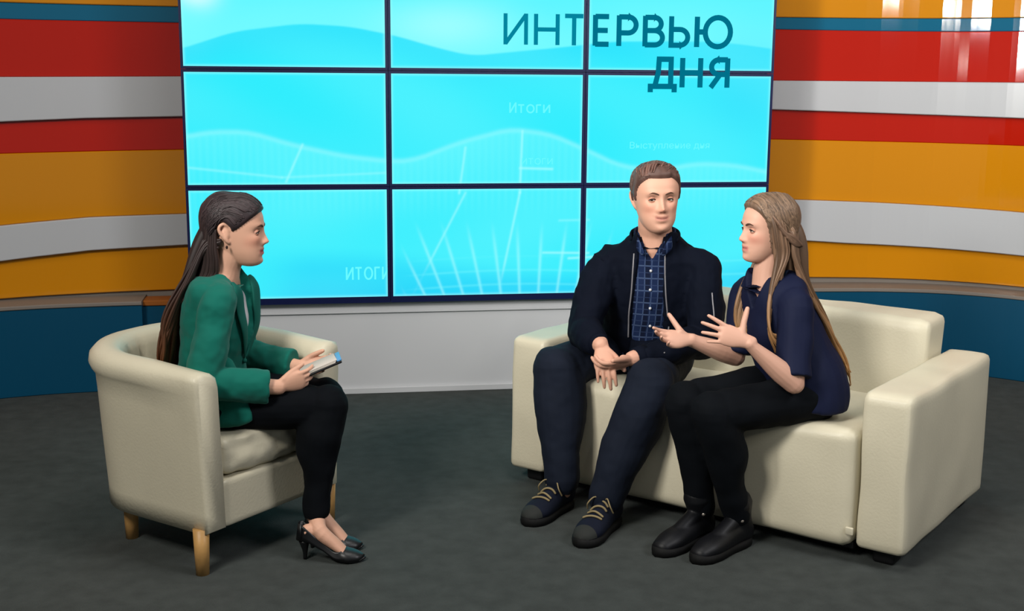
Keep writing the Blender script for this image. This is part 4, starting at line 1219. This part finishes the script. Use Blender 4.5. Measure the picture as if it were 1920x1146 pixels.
    me = blob(bm, .0055, 6); co = getco(me); co[:, 2] = np.maximum(co[:, 2], .072); setco(me, co)
    wrinkle(me, .012, 5, (1, 1, .9), seed=4); wrinkle(me, .003, 15, (1, 1, 1.2), seed=6)
    link('trousers', me, M['jeans'], root)
    # shirt
    bm = bmesh.new(); tube(bm, [pel + V((0, 0, .0)) + f * .02, waist, chest, sh + V((0, 0, -.01)), neck + V((0, 0, -.03))], [(.15, .125), (.150, .125), (.158, .118), (.14, .085), (.080, .070)], up=f, seg=24, sub=4)
    me = blob(bm, .005, 5); wrinkle(me, .006, 12, seed=8)
    def sv(co):
        d = co - np.array(chest); lx = d @ np.array(r); lf = d @ np.array(f)
        return (.05 + .04 * sm(co[:, 2], .92, .97)) * sm(np.interp(co[:, 2], [.88, .90, .98], [-.01, .0, .046]) - np.abs(lx), -.003, .005) * (lf > 0) * (co[:, 2] > .88)
    push_in(me, sv); vsmooth(me, 1)
    shirt = link('plaid_shirt', me, M['plaid'], root); bvs = bvh(me)
    for s_ in (-1, 1):   # collar points
        bm = bmesh.new()
        pts = [neck - f * .060 + r * (s_ * .025) + V((0, 0, .018)), neck + r * (s_ * .072) + V((0, 0, .010)), neck + f * .050 + r * (s_ * .062) + V((0, 0, -.022)), neck + f * .080 + r * (s_ * .036) + V((0, 0, -.060))]
        tube(bm, pts, [(.004, .014), (.004, .017), (.005, .022), (.004, .010)], up=(0, 0, 1), seg=10, sub=5); from_bm('shirt_collar', bm, M['plaid'], shirt)
    for z in (.86, .79, .72, .65, .58):
        bm = bmesh.new(); p = chest.copy().lerp(sh, 0); p.z = z; ball(bm, surf(bvs, p, f, .003, .4), (.0055, .0055, .0055), 10); from_bm('button', bm, M['white'], shirt)
    # bomber jacket
    bm = bmesh.new()
    tube(bm, [pel + V((0, 0, .015)), pel + V((0, 0, .06)), waist, chest, sh, sh.lerp(neck, .45), neck + V((0, 0, -.014)), neck + V((0, 0, .008))],
         [(.175, .145), (.190, .155), (.190, .150), (.192, .142), (.180, .110), (.138, .098), (.094, .084), (.082, .076)], up=f, seg=28, sub=5, cap='flat')
    for S_, E_, W_ in ((RS, RE, RW), (LS, LE, LW)):
        tube(bm, [S_.lerp(sh, .45), S_, S_.lerp(E_, .35), S_.lerp(E_, .7), E_], [.062, .068, .072, .068, .062], up=(1, 0, .2), seg=18, sub=4)
        tube(bm, [E_, E_.lerp(W_, .35), E_.lerp(W_, .7), E_.lerp(W_, .90)], [.062, .058, .050, .040], up=(0, 0, 1), seg=18, sub=4, cap='flat')
    me = blob(bm, .0048, 6)
    wrinkle(me, .020, 6, (1, 1, .7), seed=11); wrinkle(me, .006, 18, seed=12)
    def opening(co):
        d = co - np.array(chest); lx = d @ np.array(r); lf = d @ np.array(f)
        cx = np.interp(co[:, 2], [.5, .9], [.012, .0])
        wd = np.interp(co[:, 2], [.49, .55, .62, .72, .84, .92, .98, 1.05], [.060, .066, .070, .062, .052, .048, .052, .056])
        k = sm(wd - np.abs(lx - cx), -.004, .006) * (lf > -.03)
        return .055 * k * (lf < .19)
    push_in(me, opening); vsmooth(me, 1)
    jk = link('bomber_jacket', me, M['navyjacket'], root); bv = bvh(me)
    for s_ in (-1, 1):
        pts = []
        for z, wd in ((.60, .072), (.65, .071), (.70, .067), (.78, .059), (.86, .055), (.92, .053)):
            c = chest + r * (s_ * (wd + .004)) + r * .006; c.z = z
            pts.append(surf(bv, c, f, .002, .4))
        bm = bmesh.new(); tube(bm, pts, [(.0028, .0022)] * len(pts), up=f, seg=8, sub=4); from_bm('zipper', bm, M['zip'], jk)
    # sleeve zip pocket on his left upper arm, ribbed collar
    pts = [surf(bv, LS.lerp(LE, t), (.15, -1, 0), .0012, .4) for t in (.30, .42, .54, .66)]
    bm = bmesh.new(); tube(bm, pts, [.0026] * 4, seg=8, sub=3); from_bm('sleeve_zipper', bm, M['zip'], jk)
    ring_ = []
    for i in range(17):
        a = math.radians(-112 + 224 * i / 16); d = (-f) * math.cos(a) + r * math.sin(a)
        ring_.append(neck + d * (.082 + .006 * (1 - math.cos(a))) + V((0, 0, .012 * math.cos(a) + .002 - .030 * max(0, -math.cos(a)))))
    bm = bmesh.new(); tube(bm, ring_, [(.005 + .003 * math.sin(math.pi * i / 16), .008 + .010 * math.sin(math.pi * i / 16)) for i in range(17)], up=(0, 0, 1), seg=12, sub=3); from_bm('ribbed_collar', bm, M['navyjacket'], jk)
    for W_, E_ in ((RW, RE), (LW, LE)):
        d = (W_ - E_).normalized()
        bm = bmesh.new(); tube(bm, [E_.lerp(W_, .84), E_.lerp(W_, .97)], [.041, .036], up=(0, 0, 1), seg=24, sub=1, cap='flat'); from_bm('ribbed_cuff', bm, M['navyjacket'], jk)
    sneaker('sneaker', (1.515, -1.715), (1.318, -1.925), root, M['sneaker'], M['sole'], 'sneaker', .050)
    sneaker('sneaker', (1.645, -1.905), (1.462, -2.150), root, M['sneaker'], M['sole'], 'sneaker', .050)
M['zip'] = mat('zip_line', (120, 118, 122), .4, .5)
person2()

# ------------------------------------------------------------------ person 3: woman with long light-brown hair
def person3():
    root = thing('person', (2.2, -2.12, .44), 'woman with long light brown hair and navy top, gesturing at the right of the sofa', 'person')
    f, r = frame((-.94, -.33, 0))
    l = -r
    pel = V((2.225, -2.13, .525)); LH = V((2.235, -2.205, .515)); RH = V((2.18, -2.05, .515))
    LK = V((1.870, -2.265, .485)); RK = V((1.815, -2.15, .490)); LA = V((1.985, -2.205, .14)); RA = V((1.890, -2.125, .14))
    waist = V((2.195, -2.115, .63)); chest = V((2.150, -2.10, .745)); sh = V((2.115, -2.095, .850)); neck = V((2.095, -2.095, .905))
    LS = V((2.150, -2.225, .825)); RS = V((2.075, -1.965, .825))
    LE = V((2.120, -2.315, .588)); LW = V((1.955, -2.330, .728)); RE = V((2.030, -2.005, .610)); RW = V((1.853, -2.055, .683))
    HM = head_matrix((2.090, -2.10, 1.060), (-.985, -.12, .02), (.03, 0, 1), s=.92)
    bm = bmesh.new(); add_head(bm, HM, 'f', ears=False)
    tube(bm, [neck + V((0, 0, -.03)), neck + V((0, .0, .02)), HM @ V((0, -.018, -.075)), HM @ V((0, -.012, -.03))], [(.052, .048), (.046, .044), (.045, .046), (.048, .048)], up=f, seg=22, sub=4)
    tube(bm, [pel, waist, chest, sh, neck], [(.12, .08), (.10, .07), (.105, .08), (.105, .055), (.050, .044)], up=f, seg=22, sub=4)
    for S_, E_, W_ in ((RS, RE, RW), (LS, LE, LW)):
        tube(bm, [S_.lerp(sh, .35), S_, S_.lerp(E_, .5), E_], [.042, .040, .036, .033], up=(1, 0, .2), seg=14, sub=4)
        tube(bm, [E_, E_.lerp(W_, .35), W_.lerp(E_, .12), W_], [.034, .035, (.024, .021), (.024, .019)], up=(0, 0, 1) if S_ is LS else (0, 1, 0), seg=14, sub=4)
    for H_, K_, A_ in ((RH, RK, RA), (LH, LK, LA)):
        tube(bm, [H_, H_.lerp(K_, .5), K_], [.07, .06, .05], seg=16, sub=4)
        tube(bm, [K_, K_.lerp(A_, .35), A_.lerp(K_, .1), A_ + V((0, 0, -.02))], [.040, .038, .03, .028], up=(1, 0, 0), seg=16, sub=4)
    hand(bm, LW + V((-.006, 0, .006)), (-.90, .10, .30), (.12, -.97, .20), (.42, .10, .90), curl=(.06, .10, .12, .14), curl2=(.08, .12, .16, .18), spread=.13, s=.92, thumb=(.97, .16, .02), thumb_bend=-.12)
    hand(bm, RW + V((-.006, 0, .002)), (-.93, -.22, .10), (.25, .80, -.55), (.12, -.20, .95), curl=(.10, .18, .28, .38), curl2=(.15, .3, .35, .45), spread=.05, s=.92, thumb=(.85, .45, .05), thumb_bend=-.05)
    me = blob(bm, .0030, 3, .4)
    skin_colors(me, HM, (203, 156, 134), lip=(190, 118, 108), cheeks=.5)
    body = link('body', me, M['skin'], root)
    eyes(HM, body, gaze=(0, 1, 0), iris=(70, 60, 50))
    def Hh(x, y, z): return HM @ V((x, y, z))
    line = ([-.11, -.06, -.02, .0, .015, .03, .045, .06, .075, .088, .10], [-.10, -.095, -.09, -.08, -.05, .0, .040, .062, .078, .090, .094])
    cap = hair_cap(HM, line, .016, .012, (104, 82, 66), seed=6, back_t=.020, part=.0)
    hr = link('hair', cap, M['darkhair'], root)
    R = random.Random(8); paths = []
    for i in range(190):
        s_ = -1 if i % 2 else 1; q = R.random(); j = lambda k: R.uniform(-k, k)
        y0 = .080 - .13 * q
        paths.append([(s_ * .004, y0, .115 - .02 * max(0, y0) / .08), (s_ * .045, y0 - .006 + j(.006), .095), (s_ * .075, y0 - .030 + j(.008), .045 + j(.01)), (s_ * .075, min(-.015, y0 - .060) + j(.012), -.015 + j(.02)), (s_ * .062, min(-.045, y0 - .07), -.075)])
    link('hair_locks', comb(cap, HM, paths, (106, 84, 66), seed=7), M['darkhair'], hr)
    specs = []
    # filling volume down the back
    specs.append(([Hh(0, -.06, .04), Hh(0, -.095, -.05), sh - f * .085 + V((0, 0, .03)), chest - f * .125, waist - f * .125, pel - f * .115 + V((0, 0, .02))],
                  [(.06, .03), (.078, .035), (.10, .028), (.095, .020), (.085, .016), (.05, .008)], .62, f))
    for i in range(130):
        a = R.uniform(-1, 1); st = R.random()
        x0 = a * .070; z0 = .085 - .05 * abs(a) - .05 * st; y0 = .01 - .06 * st - .03 * (1 - abs(a))
        lat = r * a
        xj = R.uniform(-.012, .012)
        pts = [Hh(x0, y0, z0), Hh(a * .086, -.05 - .055 * (1 - a * a), -.01 + R.uniform(-.02, .02)), Hh(a * .090, -.06 - .055 * (1 - a * a), -.085),
               sh + lat * .105 - f * (.060 + .030 * (1 - a * a) + R.uniform(-.01, .016)) + V((0, 0, .01)),
               chest + lat * .105 - f * (.105 + R.uniform(-.01, .02)) + r * xj, waist + lat * .095 - f * (.115 + R.uniform(-.015, .018)) + r * xj * 1.6,
               pel + lat * .085 - f * (.120 + R.uniform(-.015, .015)) + r * xj * 2 + V((0, 0, .03 + R.uniform(-.035, .05)))]
        q = R.uniform(.006, .011)
        specs.append((pts, [(q * .7, .003), (q, .004), (q * 1.1, .005), (q * 1.1, .005), (q, .0045), (q * .9, .004), (q * .25, .0015)], R.uniform(.6, 1.5), f))
    # locks falling over both shoulders at the front
    for s_ in (-1, 1):
        for i in range(30):
            q = R.random(); w_ = R.uniform(-1, 1)
            shp = (RS if s_ > 0 else LS)
            base_ = sh.lerp(shp, .55)
            pts = [Hh(s_ * (.034 + .02 * q), .040 - .05 * q, .098 - .012 * q), Hh(s_ * (.076 + .003 * w_), .030 - .045 * q, .045), Hh(s_ * (.084 + .003 * w_), .016 - .05 * q, -.025), Hh(s_ * (.080 + .004 * w_), .004 - .045 * q, -.095),
                   base_ + f * (.045 + .025 * w_) + V((0, 0, .02)) + r * (s_ * .006 * w_), chest + r * (s_ * (.075 + .016 * w_)) + f * (.112 + .010 * w_), waist + r * (s_ * (.070 + .020 * w_)) + f * (.118 + R.uniform(-.006, .012)) + V((0, 0, .05 + R.uniform(-.03, .05)))]
            k = R.uniform(.0045, .0085)
            specs.append((pts, [(k * .6, .003), (k, .004), (k * 1.1, .0045), (k * 1.1, .0045), (k, .004), (k * .8, .003), (k * .2, .0012)], R.uniform(.6, 1.5), f))
    me = strands(specs, (104, 80, 62), (150, 108, 62)); link('long_hair', me, M['darkhair'], hr)
    # twist of hair drawn back from the temple
    for s_ in (-1, 1):
        specs = []
        for i in range(16):
            q = i / 15
            specs.append(([Hh(s_ * (.040 + .016 * q), .052 - .02 * q, .094 - .02 * q), Hh(s_ * .084, .018 - .008 * q, .045 - .012 * q), Hh(s_ * .091, -.016, .006 - .010 * q), Hh(s_ * .092, -.055, -.026 + .012 * math.sin(q * 6)), Hh(s_ * .074, -.098, -.045)],
                          [(.006, .003), (.008, .004), (.009, .005), (.009, .005), (.008, .004)], R.uniform(.6, 1.5), V((s_, 0, 0))))
        me = strands(specs, (104, 80, 64)); link('side_hair', me, M['darkhair'], hr)
    # trousers
    bm = bmesh.new()
    trousers(bm, (RH, LH), (RK, LK), (RA + V((0, 0, -.03)), LA + V((0, 0, -.03))), .086, .072, .046, calf=1.0)
    tube(bm, [pel + V((0, 0, .08)), pel, pel + V((0, 0, -.03))], [(.14, .105), (.155, .118), (.14, .105)], up=f, seg=22, sub=3)
    me = blob(bm, .005, 6); wrinkle(me, .007, 10, seed=21); link('trousers', me, M['blacktrouser'], root)
    # blouse with elbow sleeves
    bm = bmesh.new()
    tube(bm, [pel + V((0, 0, -.045)), pel + V((0, 0, .02)), waist, chest, sh + V((0, 0, .004)), neck + V((0, 0, -.004)), neck + V((0, 0, .008))],
         [(.172, .132), (.170, .132), (.148, .116), (.138, .112), (.146, .086), (.082, .066), (.062, .052)], up=f, seg=26, sub=5, cap='flat')
    for S_, E_ in ((RS, RE), (LS, LE)):
        tube(bm, [S_.lerp(sh, .45), S_, S_.lerp(E_, .35), S_.lerp(E_, .7), S_.lerp(E_, .92)], [.053, .056, .056, .054, .056], up=(1, 0, .2), seg=18, sub=4, cap='flat')
    me = blob(bm, .0045, 5); wrinkle(me, .010, 8, (1, 1, .8), seed=23)
    def vneck(co):
        d = co - np.array(sh); lx = d @ np.array(r); lf = d @ np.array(f)
        wd = np.interp(co[:, 2], [.79, .80, .86, .93], [-.01, .0, .030, .050])
        return (.03 + .035 * sm(co[:, 2], .86, .91)) * sm(wd - np.abs(lx), -.003, .005) * (lf > 0) * (co[:, 2] > .79)
    push_in(me, vneck); vsmooth(me, 1)
    bl = link('blouse', me, M['navyshirt'], root); bv = bvh(me)
    for s_ in (-1, 1):
        bm = bmesh.new()
        pts = [neck - f * .045 + r * (s_ * .025) + V((0, 0, .008)), neck + r * (s_ * .058) + V((0, 0, .000)), neck + f * .040 + r * (s_ * .050) + V((0, 0, -.026))]
        tube(bm, pts, [(.003, .008), (.003, .010), (.003, .006)], up=(0, 0, 1), seg=10, sub=5); from_bm('collar', bm, M['navyshirt'], bl)
    # boots
    sneaker('boot', (2.045, -2.165), (1.800, -2.335), root, M['boots'], M['sole'], 'boot', .046, -1)
    sneaker('boot', (1.935, -2.085), (1.695, -2.260), root, M['boots'], M['sole'], 'boot', .046, -1)
person3()
